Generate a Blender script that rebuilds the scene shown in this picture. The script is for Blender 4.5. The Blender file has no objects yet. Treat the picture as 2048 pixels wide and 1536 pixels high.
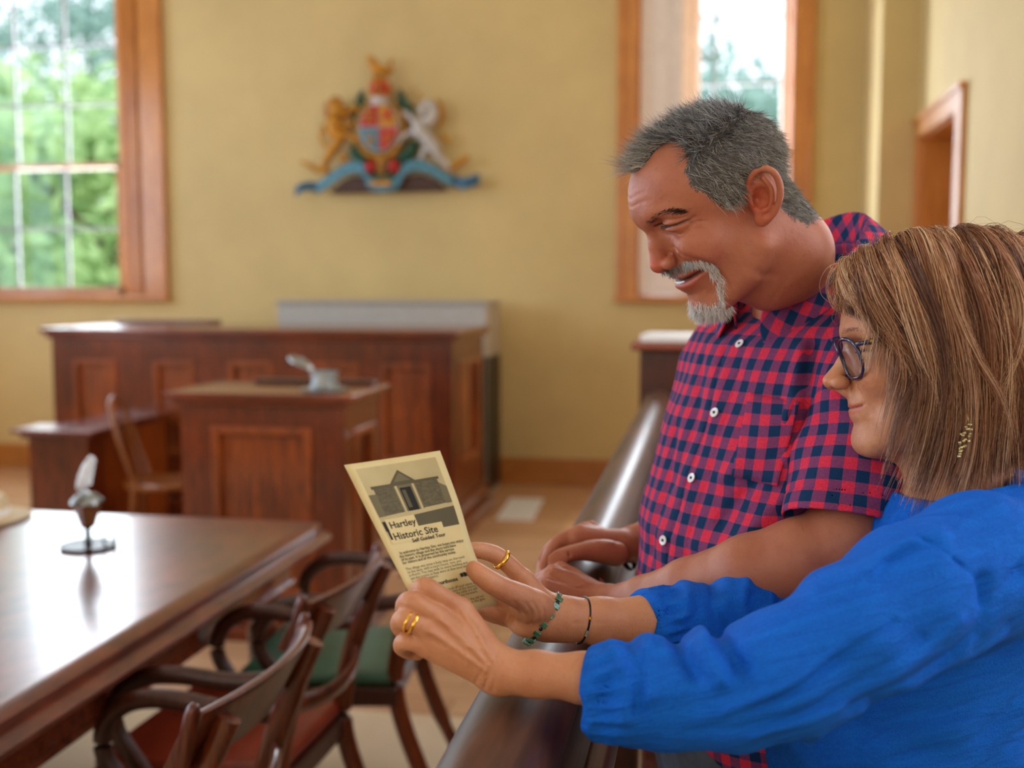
import bpy, math, random
import numpy as np
from mathutils import Vector, Matrix
# ---------------------------------------------------------------- camera
SC = bpy.context.scene
COL = SC.collection
F_PX = 2200.0
PIT = math.atan(198 / 2200); YAW = math.atan(396 * math.cos(PIT) / 2200)
CF = np.array([-math.sin(YAW) * math.cos(PIT), math.cos(YAW) * math.cos(PIT), -math.sin(PIT)])
CR = np.array([math.cos(YAW), math.sin(YAW), 0.0]); CU = np.cross(CR, CF)
CAM = np.array([0, 0, 1.5])
cam = bpy.data.cameras.new('camera'); camo = bpy.data.objects.new('camera', cam); COL.objects.link(camo)
camo.location = CAM; camo.rotation_euler = (math.pi / 2 - PIT, 0, YAW)
cam.sensor_width = 36; cam.lens = F_PX / 2048 * 36; cam.clip_start = .05
cam.dof.use_dof = True; cam.dof.focus_distance = 1.16; cam.dof.aperture_fstop = 3.2
SC.camera = camo
# ---------------------------------------------------------------- light
SC.view_settings.view_transform = 'Standard'; SC.view_settings.look = 'None'
SC.view_settings.gamma = 1; SC.view_settings.use_curve_mapping = False
SC.view_settings.exposure = 0.0
SC.cycles.use_denoising = True
SC.cycles.max_bounces = 8; SC.cycles.diffuse_bounces = 4; SC.cycles.glossy_bounces = 4
SC.cycles.sample_clamp_indirect = 6
world = bpy.data.worlds.new('sky'); SC.world = world; world.use_nodes = True
wn = world.node_tree; wn.nodes.clear()
wo = wn.nodes.new('ShaderNodeOutputWorld'); wb = wn.nodes.new('ShaderNodeBackground')
tc = wn.nodes.new('ShaderNodeTexCoord'); sp = wn.nodes.new('ShaderNodeSeparateXYZ'); cr = wn.nodes.new('ShaderNodeValToRGB')
wn.links.new(tc.outputs['Generated'], sp.inputs[0]); wn.links.new(sp.outputs[2], cr.inputs[0])
cr.color_ramp.elements[0].position = 0.0; cr.color_ramp.elements[0].color = (.95, .97, 1, 1)
cr.color_ramp.elements[1].position = 0.6; cr.color_ramp.elements[1].color = (.62, .80, 1, 1)
wn.links.new(cr.outputs[0], wb.inputs[0]); wb.inputs[1].default_value = 2.1
wn.links.new(wb.outputs[0], wo.inputs[0])
def area(name, loc, rot, sx, sy, power, col=(1, 1, 1)):
    l = bpy.data.lights.new(name, 'AREA'); l.shape = 'RECTANGLE'; l.size = sx; l.size_y = sy; l.energy = power; l.color = col
    o = bpy.data.objects.new(name, l); COL.objects.link(o); o.location = loc; o.rotation_euler = rot
    return o
sun = bpy.data.lights.new('sun', 'SUN'); sun.energy = 3.0; sun.angle = .03; sun.color = (1, .95, .85)
so = bpy.data.objects.new('sun', sun); COL.objects.link(so); so.rotation_euler = (math.radians(48), 0, math.radians(35))
PI = math.pi; XWR = 1.42
# daylight entering the tall windows of the left wall, the wall behind the camera and the back wall
area('daylight_left', (-6.72, 6.5, 2.6), (0, -PI / 2, 0), 2.3, 1.5, 62, (.34, .60, 1))  # lamp of an added unseen window, gives the table top its blue reflection
area('daylight_left', (-6.72, 3.9, 2.6), (0, -PI / 2, 0), 2.3, 1.3, 100, (.50, .73, 1))
area('daylight_left', (-6.72, 0.9, 2.6), (0, -PI / 2, 0), 2.3, 1.3, 120, (.62, .80, 1))
area('daylight_left', (-6.72, -2.1, 2.6), (0, -PI / 2, 0), 2.3, 1.3, 60, (.72, .86, 1))
area('daylight_rear', (-2.9, -4.12, 2.6), (PI / 2, 0, 0), 1.4, 2.3, 24, (1, .95, .88))
area('daylight_rear', (-0.1, -4.12, 2.6), (PI / 2, 0, 0), 1.4, 2.3, 16, (1, .95, .88))
for y_, p_ in ((3.35, 62), (.95, 20), (-1.8, 16)): area('daylight_right', (XWR, y_, 2.6), (0, PI / 2, 0), 2.3, 1.2, p_, (.82, .87, 1))
area('daylight_back', (-5.2, 8.62, 2.6), (-PI / 2, 0, 0), 1.3, 2.3, 110, (.80, .90, 1))
area('daylight_back', (0.0, 8.62, 2.6), (-PI / 2, 0, 0), 1.0, 2.3, 130, (.84, .92, 1))
# ---------------------------------------------------------------- measuring helpers (pixel of the 2048x1536 frame -> place in the room)
def ray(x, y): return CF + CR * (x - 1024) / F_PX - CU * (y - 768) / F_PX
def at_z(x, y, z): r = ray(x, y); return CAM + r * (z - 1.5) / r[2]
def at_y(x, y, Y): r = ray(x, y); return CAM + r * Y / r[1]
def at_x(x, y, X): r = ray(x, y); return CAM + r * X / r[0]
def at_d(x, y, d): return CAM + ray(x, y) * d
# ---------------------------------------------------------------- object helpers
def tag(o, label=None, cat=None, group=None, kind=None):
    if label: o['label'] = label
    if cat: o['category'] = cat
    if group: o['group'] = group
    if kind: o['kind'] = kind
    return o
def empty(name, loc=(0, 0, 0), rz=0, label=None, cat=None, group=None):
    o = bpy.data.objects.new(name, None); COL.objects.link(o); o.location = loc; o.rotation_euler = (0, 0, rz)
    o.empty_display_size = .1
    return tag(o, label, cat, group)
def link(o, parent=None):
    COL.objects.link(o)
    if parent is not None: o.parent = parent
    return o
def mesh_obj(name, V, Fc, mat=None, parent=None, smooth=True, loc=None):
    me = bpy.data.meshes.new(name)
    me.from_pydata([tuple(map(float, v)) for v in V], [], [tuple(int(i) for i in q) for q in Fc]); me.update()
    if mat: me.materials.append(mat)
    if smooth: me.shade_smooth()
    o = bpy.data.objects.new(name, me); link(o, parent)
    if loc is not None: o.location = loc
    return o
def fast_mesh(name, V, Q, mat=None, parent=None, smooth=True):
    """V (n,3) array, Q (m,k) array with k = 3 or 4"""
    V = np.asarray(V, np.float32); Q = np.asarray(Q, np.int32); k = Q.shape[1]
    me = bpy.data.meshes.new(name); me.vertices.add(len(V)); me.vertices.foreach_set('co', V.ravel())
    me.loops.add(Q.size); me.loops.foreach_set('vertex_index', Q.ravel())
    me.polygons.add(len(Q)); me.polygons.foreach_set('loop_start', np.arange(0, Q.size, k, dtype=np.int32))
    me.update(calc_edges=True); me.validate()
    if smooth: me.shade_smooth()
    if mat: me.materials.append(mat)
    o = bpy.data.objects.new(name, me); link(o, parent)
    return o
def copy_tree(o, parent=None):
    c = o.copy(); COL.objects.link(c)
    if parent is not None: c.parent = parent
    for ch in list(o.children): copy_tree(ch, c)
    return c
class MB:
    def __init__(s): s.v = []; s.f = []; s.M = None
    def add(s, V, Fc):
        n = len(s.v)
        if s.M is not None: V = [s.M @ Vector(v) for v in V]
        s.v += [tuple(v) for v in V]; s.f += [tuple(i + n for i in q) for q in Fc]
    def box(s, x0, x1, y0, y1, z0, z1):
        s.add([(x0, y0, z0), (x1, y0, z0), (x1, y1, z0), (x0, y1, z0), (x0, y0, z1), (x1, y0, z1), (x1, y1, z1), (x0, y1, z1)],
              [(0, 3, 2, 1), (4, 5, 6, 7), (0, 1, 5, 4), (1, 2, 6, 5), (2, 3, 7, 6), (3, 0, 4, 7)])
    def lathe(s, prof, c=(0, 0, 0), n=32, axis='z', sx=1, sy=1):
        V = []; Fc = []
        for r, h in prof:
            for i in range(n):
                a = 2 * PI * i / n; x, y = r * math.cos(a) * sx, r * math.sin(a) * sy
                V.append({'z': (c[0] + x, c[1] + y, c[2] + h), 'y': (c[0] + x, c[1] + h, c[2] + y), 'x': (c[0] + h, c[1] + x, c[2] + y)}[axis])
        m = len(prof)
        for j in range(m - 1):
            for i in range(n):
                k = (i + 1) % n; Fc.append((j * n + i, j * n + k, (j + 1) * n + k, (j + 1) * n + i))
        Fc.append(tuple(range(n))[::-1]); Fc.append(tuple((m - 1) * n + i for i in range(n)))
        s.add(V, Fc)
    def tube(s, pts, rad, n=10, squash=None, up=(0, 0, 1)):
        """pts polyline, rad number or list; squash = (a,b) scales of the section along side / up"""
        P = [Vector(p) for p in pts]; m = len(P); V = []; Fc = []
        r = rad if hasattr(rad, '__len__') else [rad] * m
        U0 = Vector(up)
        for j in range(m):
            t = (P[min(j + 1, m - 1)] - P[max(j - 1, 0)]).normalized()
            a = t.cross(U0)
            if a.length < 1e-4: a = t.cross(Vector((1, 0, 0)))
            a.normalize(); b = a.cross(t).normalized()
            sa, sb = squash if squash else (1, 1)
            for i in range(n):
                w = 2 * PI * (i + .5) / n; V.append(P[j] + a * (math.cos(w) * r[j] * sa) + b * (math.sin(w) * r[j] * sb))
        for j in range(m - 1):
            for i in range(n):
                k = (i + 1) % n; Fc.append((j * n + i, j * n + k, (j + 1) * n + k, (j + 1) * n + i))
        Fc.append(tuple(range(n))[::-1]); Fc.append(tuple((m - 1) * n + i for i in range(n)))
        s.add(V, Fc)
    def prism(s, poly, z0, z1, plane='xy'):
        n = len(poly); g = {'xy': lambda a, b, c: (a, b, c), 'xz': lambda a, b, c: (a, c, b), 'yz': lambda a, b, c: (c, a, b)}[plane]
        V = [g(a, b, z0) for a, b in poly] + [g(a, b, z1) for a, b in poly]
        Fc = [tuple(range(n))[::-1], tuple(range(n, 2 * n))] + [(i, (i + 1) % n, n + (i + 1) % n, n + i) for i in range(n)]
        s.add(V, Fc)
    def frame(s, x0, x1, z0, z1, w, y0, y1, plane='xz'):
        """rectangular frame lying in xz between y0,y1 (plane yz: x<->y)"""
        for a0, a1, b0, b1 in ((x0, x0 + w, z0, z1), (x1 - w, x1, z0, z1), (x0 + w, x1 - w, z0, z0 + w), (x0 + w, x1 - w, z1 - w, z1)):
            if plane == 'xz': s.box(a0, a1, y0, y1, b0, b1)
            else: s.box(y0, y1, a0, a1, b0, b1)
    def build(s, name, mat, parent=None, bevel=0, seg=2, smooth=True, sub=0, loc=None):
        me = bpy.data.meshes.new(name); me.from_pydata(s.v, [], s.f); me.update()
        import bmesh
        bm = bmesh.new(); bm.from_mesh(me); bmesh.ops.recalc_face_normals(bm, faces=bm.faces); bm.to_mesh(me); bm.free()
        if mat: me.materials.append(mat)
        if smooth: me.shade_smooth()
        o = bpy.data.objects.new(name, me); link(o, parent)
        if bevel:
            b = o.modifiers.new('bevel', 'BEVEL'); b.width = bevel; b.segments = seg; b.limit_method = 'ANGLE'; b.angle_limit = math.radians(40)
        if sub:
            b = o.modifiers.new('sub', 'SUBSURF'); b.levels = sub; b.render_levels = sub
        if smooth:
            b = o.modifiers.new('wn', 'WEIGHTED_NORMAL') if bevel else None
            if not bevel and not sub: me.set_sharp_from_angle(angle=math.radians(42))
        if loc is not None: o.location = loc
        return o
def struct(o, label=None):
    o['kind'] = 'structure'
    if label: o['label'] = label
    return o
# ---------------------------------------------------------------- materials
def lin(r, g, b):
    return tuple(((c / 255) / 12.92 if c / 255 <= .04045 else ((c / 255 + .055) / 1.055) ** 2.4) for c in (r, g, b)) + (1,)
class NT:
    def __init__(s, name):
        s.m = bpy.data.materials.new(name); s.m.use_nodes = True; s.t = s.m.node_tree
        s.b = s.t.nodes['Principled BSDF']; s.out = s.t.nodes['Material Output']
    def n(s, kind, **kw):
        nd = s.t.nodes.new('ShaderNode' + kind)
        for k, v in kw.items():
            if k.startswith('i_'):
                nd.inputs[k[2:].replace('_', ' ')].default_value = v
            else: setattr(nd, k, v)
        return nd
    def l(s, a, b): s.t.links.new(a, b)
    def ramp(s, fac, stops):
        r = s.n('ValToRGB'); e = r.color_ramp.elements
        while len(e) < len(stops): e.new(.5)
        for q, (p, c) in zip(e, stops): q.position = p; q.color = c
        s.l(fac, r.inputs[0]); return r.outputs[0]
    def coords(s, kind='Object', scale=(1, 1, 1), rot=(0, 0, 0)):
        t = s.n('TexCoord'); m = s.n('Mapping'); m.inputs['Scale'].default_value = scale; m.inputs['Rotation'].default_value = rot
        s.l(t.outputs[kind], m.inputs[0]); return m.outputs[0]
    def noise(s, co, scale, detail=4, rough=.5, dist=0):
        t = s.n('TexNoise'); t.inputs['Scale'].default_value = scale; t.inputs['Detail'].default_value = detail
        t.inputs['Roughness'].default_value = rough; t.inputs['Distortion'].default_value = dist
        s.l(co, t.inputs['Vector']); return t.outputs['Fac']
    def bump(s, h, strength=.2, dist=.001):
        b = s.n('Bump'); b.inputs['Strength'].default_value = strength; b.inputs['Distance'].default_value = dist
        s.l(h, b.inputs['Height']); s.l(b.outputs[0], s.b.inputs['Normal']); return b
    def math(s, op, a, b=None, c=None):
        m = s.n('Math', operation=op)
        for i, v in enumerate((a, b, c)):
            if v is None: continue
            if isinstance(v, (int, float)): m.inputs[i].default_value = v
            else: s.l(v, m.inputs[i])
        return m.outputs[0]
    def mix(s, fac, a, b, mode='MIX'):
        m = s.n('Mix', data_type='RGBA', blend_type=mode)
        for i, v in ((0, fac), (6, a), (7, b)):
            if isinstance(v, (int, float)): m.inputs[i].default_value = v
            elif isinstance(v, tuple): m.inputs[i].default_value = v
            else: s.l(v, m.inputs[i])
        return m.outputs[2]
    def set(s, **kw):
        for k, v in kw.items(): s.b.inputs[k.replace('_', ' ')].default_value = v
        return s
def plain(name, col, rough=.5, metal=0, var=.08, scale=30, bump=0, **kw):
    t = NT(name); co = t.coords(); n = t.noise(co, scale)
    c2 = tuple(min(1, c * (1 - var * 3)) for c in col[:3]) + (1,); c3 = tuple(min(1, c * (1 + var)) for c in col[:3]) + (1,)
    t.l(t.ramp(n, [(.3, c2), (.7, c3)]), t.b.inputs['Base Color'])
    t.set(Roughness=rough, Metallic=metal, **kw)
    if bump: t.bump(n, bump)
    return t.m
def wood(name, c1, c2, rough=.3, scale=(14, 14, 1.2), coat=.4, rot=(0, 0, 0), gscale=3.0):
    t = NT(name); co = t.coords('Object', scale, rot)
    n1 = t.noise(co, gscale, 6, .6, 1.2); n2 = t.noise(co, gscale * 5, 4, .5, .3)
    big = t.noise(t.coords('Object', (1, 1, 1)), 2.2, 2)
    f = t.math('ADD', t.math('MULTIPLY', n1, .7), t.math('MULTIPLY', n2, .3)); f = t.math('ADD', t.math('MULTIPLY', f, .7), t.math('MULTIPLY', big, .3))
    t.l(t.ramp(f, [(.36, c1), (.62, c2)]), t.b.inputs['Base Color'])
    t.set(Roughness=rough, Coat_Weight=coat, Coat_Roughness=.15); t.bump(n2, .08)
    return t.m
M = {}
def wallpaint(name, col):
    t = NT(name); n = t.noise(t.coords(), 1.3, 5, .6); n2 = t.noise(t.coords(), 60, 3)
    a = tuple(c * .93 for c in col[:3]) + (1,); b = tuple(min(1, c * 1.05) for c in col[:3]) + (1,)
    t.l(t.ramp(n, [(.35, a), (.65, b)]), t.b.inputs['Base Color']); t.set(Roughness=.75); t.bump(n2, .05); return t.m
M['wall'] = wallpaint('cream_yellow_wall_paint', lin(216, 190, 130))
M['ceil'] = wallpaint('white_ceiling_paint', lin(225, 220, 205))
M['mahog'] = wood('mahogany', lin(44, 13, 4), lin(134, 56, 18), .3)
M['mahog_h'] = wood('mahogany_crosswise', lin(64, 22, 10), lin(142, 62, 30), .24, (1.2, 14, 14))
M['mahog_panel'] = wood('mahogany_panel', lin(66, 20, 5), lin(176, 84, 24), .34)
M['table'] = wood('polished_table_top', lin(60, 28, 20), lin(124, 60, 38), .30, (3, 1.5, 8), .35)
M['dark'] = wood('dark_varnished_wood', lin(34, 14, 9), lin(82, 36, 20), .38, coat=.12)
M['rail'] = wood('dark_polished_rail', lin(44, 24, 15), lin(96, 58, 38), .46, (14, 1.2, 14), .1)
M['oak'] = wood('golden_oak_trim', lin(176, 100, 34), lin(222, 148, 66), .3)
M['skirt'] = wood('brown_skirting', lin(160, 96, 36), lin(196, 128, 58), .4, (1, 10, 10))
M['pale'] = plain('pale_painted_shutter', lin(250, 240, 236), .4, var=.03)
M['brass'] = plain('aged_brass', lin(150, 120, 60), .3, .9)
M['gold'] = plain('polished_gold', lin(255, 205, 90), .15, 1, var=.02)
M['pewter'] = plain('dull_pewter', lin(170, 175, 172), .35, .8)
M['black'] = plain('black_iron', lin(30, 26, 24), .4, .3)
M['white'] = plain('white_glazed', lin(232, 234, 236), .25, var=.02)
M['paperw'] = plain('white_paper', lin(235, 235, 232), .6, var=.02)
M['leather'] = plain('green_leather', lin(62, 104, 80), .32, var=.1, scale=14, bump=.2)
M['redleather'] = plain('red_brown_leather', lin(138, 50, 28), .32, var=.1, scale=14)
M['bars'] = plain('weathered_glazing_bars', lin(150, 146, 150), .5, var=.03)
M['greymetal'] = plain('grey_enamel', lin(190, 186, 178), .4, var=.03)
def glassmat():
    t = NT('window_glass'); t.t.nodes.remove(t.b)
    tr = t.n('BsdfTransparent'); gl = t.n('BsdfGlossy'); gl.inputs['Roughness'].default_value = .02
    mx = t.n('MixShader'); mx.inputs[0].default_value = .012
    t.l(tr.outputs[0], mx.inputs[1]); t.l(gl.outputs[0], mx.inputs[2]); t.l(mx.outputs[0], t.out.inputs[0]); return t.m
M['glass'] = glassmat()
def floormat():
    t = NT('floor_boards'); co = t.coords('Object', (1, 1, 1))
    br = t.n('TexBrick'); br.offset = .37; br.inputs['Scale'].default_value = 1; br.inputs['Brick Width'].default_value = 2.4
    br.inputs['Row Height'].default_value = .14; br.inputs['Mortar Size'].default_value = .002
    br.inputs['Color1'].default_value = lin(232, 186, 142); br.inputs['Color2'].default_value = lin(212, 164, 122); br.inputs['Mortar'].default_value = lin(110, 80, 56)
    t.l(co, br.inputs['Vector']); n = t.noise(t.coords('Object', (1, 12, 1)), 4, 5, .6, .5)
    t.l(t.mix(t.math('MULTIPLY', n, .5), br.outputs[0], lin(150, 104, 72)), t.b.inputs['Base Color']); t.set(Roughness=.25); return t.m
M['floor'] = floormat()
def carpetmat():
    t = NT('beige_carpet'); n = t.noise(t.coords(), 350, 2); n2 = t.noise(t.coords(), 3, 3)
    t.l(t.ramp(t.math('ADD', t.math('MULTIPLY', n, .6), t.math('MULTIPLY', n2, .4)), [(.3, lin(196, 166, 128)), (.7, lin(228, 204, 170))]), t.b.inputs['Base Color'])
    t.set(Roughness=.95); t.bump(n, .4); return t.m
M['carpet'] = carpetmat()
# ================================================================ the room
YB = 8.125; XL = -6.6; XR = 1.27; YR = -4.0; ZC = 4.6; WT = .42
def wall_with_holes(name, plane, fixed, thick, a0, a1, holes, mat):
    """wall slab with rectangular openings: plane 'xz' (fixed y) or 'yz' (fixed x); holes (a0,a1,z0,z1) sorted"""
    mb = MB()
    def bx(p, q, z0, z1):
        if plane == 'xz': mb.box(p, q, fixed, fixed + thick, z0, z1)
        else: mb.box(fixed, fixed + thick, p, q, z0, z1)
    cur = a0
    for h in holes:
        bx(cur, h[0], 0, ZC); bx(h[0], h[1], 0, h[2]); bx(h[0], h[1], h[3], ZC); cur = h[1]
    bx(cur, a1, 0, ZC)
    return struct(mb.build(name, mat, smooth=False))
WB = [(-6.40, -4.40, 1.42, 3.95), (-.54, .555, 1.42, 3.95)]
wall_with_holes('wall_back', 'xz', YB, WT, XL, XR, WB, M['wall'])
LW = [(-2.75, -1.45, 1.4, 3.8), (.25, 1.55, 1.4, 3.8), (3.25, 4.55, 1.4, 3.8), (5.7, 7.25, 1.4, 3.8)]  # last opening added out of view to reflect in the table top
wall_with_holes('wall_left', 'yz', XL, -.3, YR, YB, LW, M['wall'])
RW = [(-3.6, -2.2, 1.4, 3.8), (-.8, .6, 1.4, 3.8)]
wall_with_holes('wall_rear', 'xz', YR, -.3, XL, XR, RW, M['wall'])
# right wall with the doorway, pier in the back corner
dtop = ax_t = at_x(1915, 205, XR); dlow = at_x(1842, 300, XR)
DY0, DY1, DZ = 4.35, 6.15, 2.86
RWN = [(-2.4, -1.2, 1.4, 3.8), (.35, 1.55, 1.4, 3.8), (2.75, 3.95, 1.4, 3.8)]
wall_with_holes('wall_right', 'yz', XR, .3, YR, YB, RWN + [(6.13, 7.24, 0, 2.41)], M['wall'])
m = MB(); m.box(1.035, XR, 7.35, YB, 0, ZC); struct(m.build('trim_1', M['wall'], smooth=False))
m = MB(); m.box(XL - .3, XR + .3, YR - .3, YB + WT, -.1, 0); struct(m.build('floor', M['floor'], smooth=False))
m = MB(); m.box(XL - .3, XR + .3, YR - .3, YB + WT, ZC, ZC + .1); struct(m.build('ceiling', M['ceil'], smooth=False))
def skirting(name, boxes):
    m = MB()
    for b in boxes: m.box(*b)
    struct(m.build(name, M['skirt'], bevel=.006))
skirting('baseboard_back', [(XL, 1.035, YB - .025, YB, 0, .2), (XL, 1.035, YB - .035, YB, 0, .03)])
skirting('baseboard_left', [(XL, XL + .025, YR, YB, 0, .2)])
skirting('baseboard_right', [(XR - .025, XR, YR, 7.35, 0, .2)])
# --- sash window in the back wall
def sash_window(name, x0, x1, z0, z1, nx, casing=.13, label=None, lining=.02, stile=.055, smat='oak'):
    root = struct(empty(name, ((x0 + x1) / 2, YB, z0)), label)
    ox, oy, oz = (x0 + x1) / 2, YB, z0
    def bld(mb, nm, mat, par=root, bev=.005):
        mb.v = [(a - ox, b - oy, c - oz) for a, b, c in mb.v]
        return mb.build(nm, mat, par, bevel=bev)
    m = MB(); c = casing
    m.box(x0 - c, x0 + .01, YB - .035, YB, z0 - .02, z1 + c); m.box(x1 - .01, x1 + c, YB - .035, YB, z0 - .02, z1 + c); m.box(x0, x1, YB - .035, YB, z1, z1 + c)
    m.box(x0 - c - .01, x0 - c + .03, YB - .05, YB, z0 - .02, z1 + c); m.box(x1 + c - .03, x1 + c + .01, YB - .05, YB, z0 - .02, z1 + c)
    bld(m, 'window_frame', M['oak'])
    m = MB(); m.box(x0 - c - .02, x1 + c + .02, YB - .07, YB + .3, z0 - .045, z0); bld(m, 'window_sill', M['oak'])
    m = MB(); d = .14
    m.box(x0, x0 + lining, YB + .02, YB + .34, z0, z1); m.box(x1 - lining, x1 - .05 * (lining > .1), YB + .02, YB + .34, z0, z1); m.box(x0, x1, YB, YB + .34, z1 - .02, z1)
    bld(m, 'jamb_lining', M['oak'])
    if lining > .1:
        m = MB(); m.box(x1 - .055, x1 + .02, YB + .16, YB + .2, z0, z1); bld(m, 'shadow_gap', M['dark'])
        for q in (.075, .145): m = MB(); m.lathe([(.012, 0), (.012, z1 - z0)], (x1 - q, YB + .015, z0), 14); bld(m, 'bead', M['oak'], root, 0)
    zm = z0 + 1.04
    sx0, sx1 = x0 + lining, x1 - lining
    for (a, b, yy, rows) in ((z0, zm + .02, YB + d, 2), (zm - .02, z1 - .02, YB + d + .05, 3)):
        m = MB(); w = stile
        m.box(sx0, sx0 + w, yy, yy + .045, a, b); m.box(sx1 - w, sx1, yy, yy + .045, a, b)
        m.box(sx0, sx1, yy, yy + .045, a, a + (.06 if rows == 2 else .04)); m.box(sx0, sx1, yy, yy + .045, b - .035, b)
        s_ = bld(m, 'sash', M[smat])
        m = MB()
        for i in range(1, nx):
            xx = sx0 + w + (sx1 - sx0 - 2 * w) * i / nx; m.box(xx - .009, xx + .009, yy + .008, yy + .038, a + .03, b - .03)
        for j in range(1, rows):
            zz = a + .05 + (b - a - .085) * j / rows; m.box(sx0 + w, sx1 - w, yy + .008, yy + .038, zz - .009, zz + .009)
        bld(m, 'glazing_bars', M['bars'], s_, .003)
        m = MB(); m.box(sx0 + w, sx1 - w, yy + .02, yy + .024, a + .03, b - .03); bld(m, 'pane', M['glass'], s_, 0)
    return root
w1 = sash_window('window_1', WB[0][0], WB[0][1], 1.42, 3.95, 3, .18, None, .20, .12)
w2 = sash_window('window_2', WB[1][0], WB[1][1], 1.42, 3.95, 2, .13, None, .02, .05, 'pale')
# panelled shutter leaves folded into the left reveal of the right window
def shutter(parent, x, y, ang, w, h, name='shutter'):
    m = MB(); m.M = Matrix.Translation((x, y, .01)) @ Matrix.Rotation(ang, 4, 'Z')
    t = .03; st = .07
    m.box(0, st, 0, t, 0, h); m.box(w - st, w, 0, t, 0, h)
    zs = [0, .11, .80, .90, 1.78, 1.88, h - .1, h]
    for a, b in ((0, .11), (.80, .90), (1.78, 1.88), (h - .1, h)): m.box(st, w - st, 0, t, a, b)
    m.box(st, w - st, .014, .022, .1, h - .1)
    for a, b in ((.11, .80), (.90, 1.78), (1.88, h - .1)): m.box(st + .025, w - st - .025, .003, .02, a + .025, b - .025)
    return m.build(name, M['pale'], parent, bevel=.004)
hw = (WB[1][1] - WB[1][0]) / 2
shutter(w2, -hw + .022, .02, math.radians(8), .30, 2.46)
shutter(w2, -hw + .32, .06, math.radians(42), .17, 2.46)
# --- windows of the left and rear walls (behind the camera's frame, they carry the daylight)
def plain_window(name, plane, fixed, a0, a1, z0, z1, sgn):
    root = struct(empty(name, (fixed, (a0 + a1) / 2, z0) if plane == 'yz' else ((a0 + a1) / 2, fixed, z0)))
    lx, ly, lz = root.location; m = MB()
    y0, y1 = (fixed - .02, fixed + .03) if sgn > 0 else (fixed - .03, fixed + .02)
    m.frame(a0 - .12, a1 + .12, z0 - .12, z1 + .12, .13, y0, y1, plane)
    if plane == 'yz':
        for k in (1, 2): q = a0 + (a1 - a0) * k / 3; m.box(y0, y1, q - .012, q + .012, z0, z1)
        for k in range(1, 5): q = z0 + (z1 - z0) * k / 5; m.box(y0, y1, a0, a1, q - .012, q + .012)
    else:
        for k in (1, 2): q = a0 + (a1 - a0) * k / 3; m.box(q - .012, q + .012, y0, y1, z0, z1)
        for k in range(1, 5): q = z0 + (z1 - z0) * k / 5; m.box(a0, a1, y0, y1, q - .012, q + .012)
    m.v = [(a - lx, b - ly, c - lz) for a, b, c in m.v]
    m.build('window_frame', M['oak'], root)
for i, h in enumerate(LW): plain_window('window_%d' % (3 + i), 'yz', XL, *h, 1)
for i, h in enumerate(RW): plain_window('window_%d' % (7 + i), 'xz', YR, *h, 1)
for i, h in enumerate(RWN): plain_window('window_%d' % (9 + i), 'yz', XR, *h, -1)
# --- doorway opening in the right wall with its oak architrave

root = struct(empty('door_1', (XR, 6.7, 0)), 'golden oak doorway with a closed brown door in the right wall')
m = MB(); m.box(-.03, .02, -.69, -.56, 0, 2.52); m.box(-.03, .02, .53, .645, 0, 2.52); m.box(-.03, .02, -.56, .53, 2.40, 2.52); m.box(-.045, .02, -.70, .645, 2.50, 2.53)
m.build('door_frame', M['oak'], root, bevel=.005)
m = MB(); m.box(0, .3, -.572, -.55, 0, 2.41); m.box(0, .3, .52, .542, 0, 2.41); m.box(0, .3, -.57, .54, 2.39, 2.41); m.build('door_lining', M['oak'], root, bevel=.003)
m = MB(); m.box(.24, .28, -.55, .52, 0, 2.39)
for a, b in ((-.45, -.06), (.03, .42)):
    for c, d in ((.2, .95), (1.15, 2.2)): m.frame(a, b, c, d, .03, .225, .245, 'yz')
m.build('door_leaf', M['skirt'], root, bevel=.004)
# ================================================================ grounds outside
M['grass'] = plain('lawn', lin(110, 140, 60), .9, scale=3, var=.2)
m = MB(); m.box(-40, 30, YB + .6, 70, -1.2, -1.0); struct(m.build('ground', M['grass'], smooth=False))
def leafmat(name, c1, c2):
    t = NT(name); oi = t.n('TexNoise'); oi.inputs['Scale'].default_value = .9; t.l(t.coords(), oi.inputs[0])
    t.l(t.ramp(oi.outputs['Fac'], [(.35, c1), (.65, c2)]), t.b.inputs['Base Color']); t.set(Roughness=.6)
    t.b.inputs['Transmission Weight'].default_value = 0
    tr = t.n('BsdfTranslucent'); tr.inputs[0].default_value = c2; mx = t.n('MixShader'); mx.inputs[0].default_value = .45
    t.l(t.b.outputs[0], mx.inputs[1]); t.l(tr.outputs[0], mx.inputs[2]); t.l(mx.outputs[0], t.out.inputs[0]); return t.m
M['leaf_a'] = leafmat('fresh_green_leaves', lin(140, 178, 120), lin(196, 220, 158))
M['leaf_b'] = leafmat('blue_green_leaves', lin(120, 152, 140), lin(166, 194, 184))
M['bark'] = plain('bark', lin(96, 78, 60), .9, var=.2, bump=.3)
rng = np.random.default_rng(7)
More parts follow.
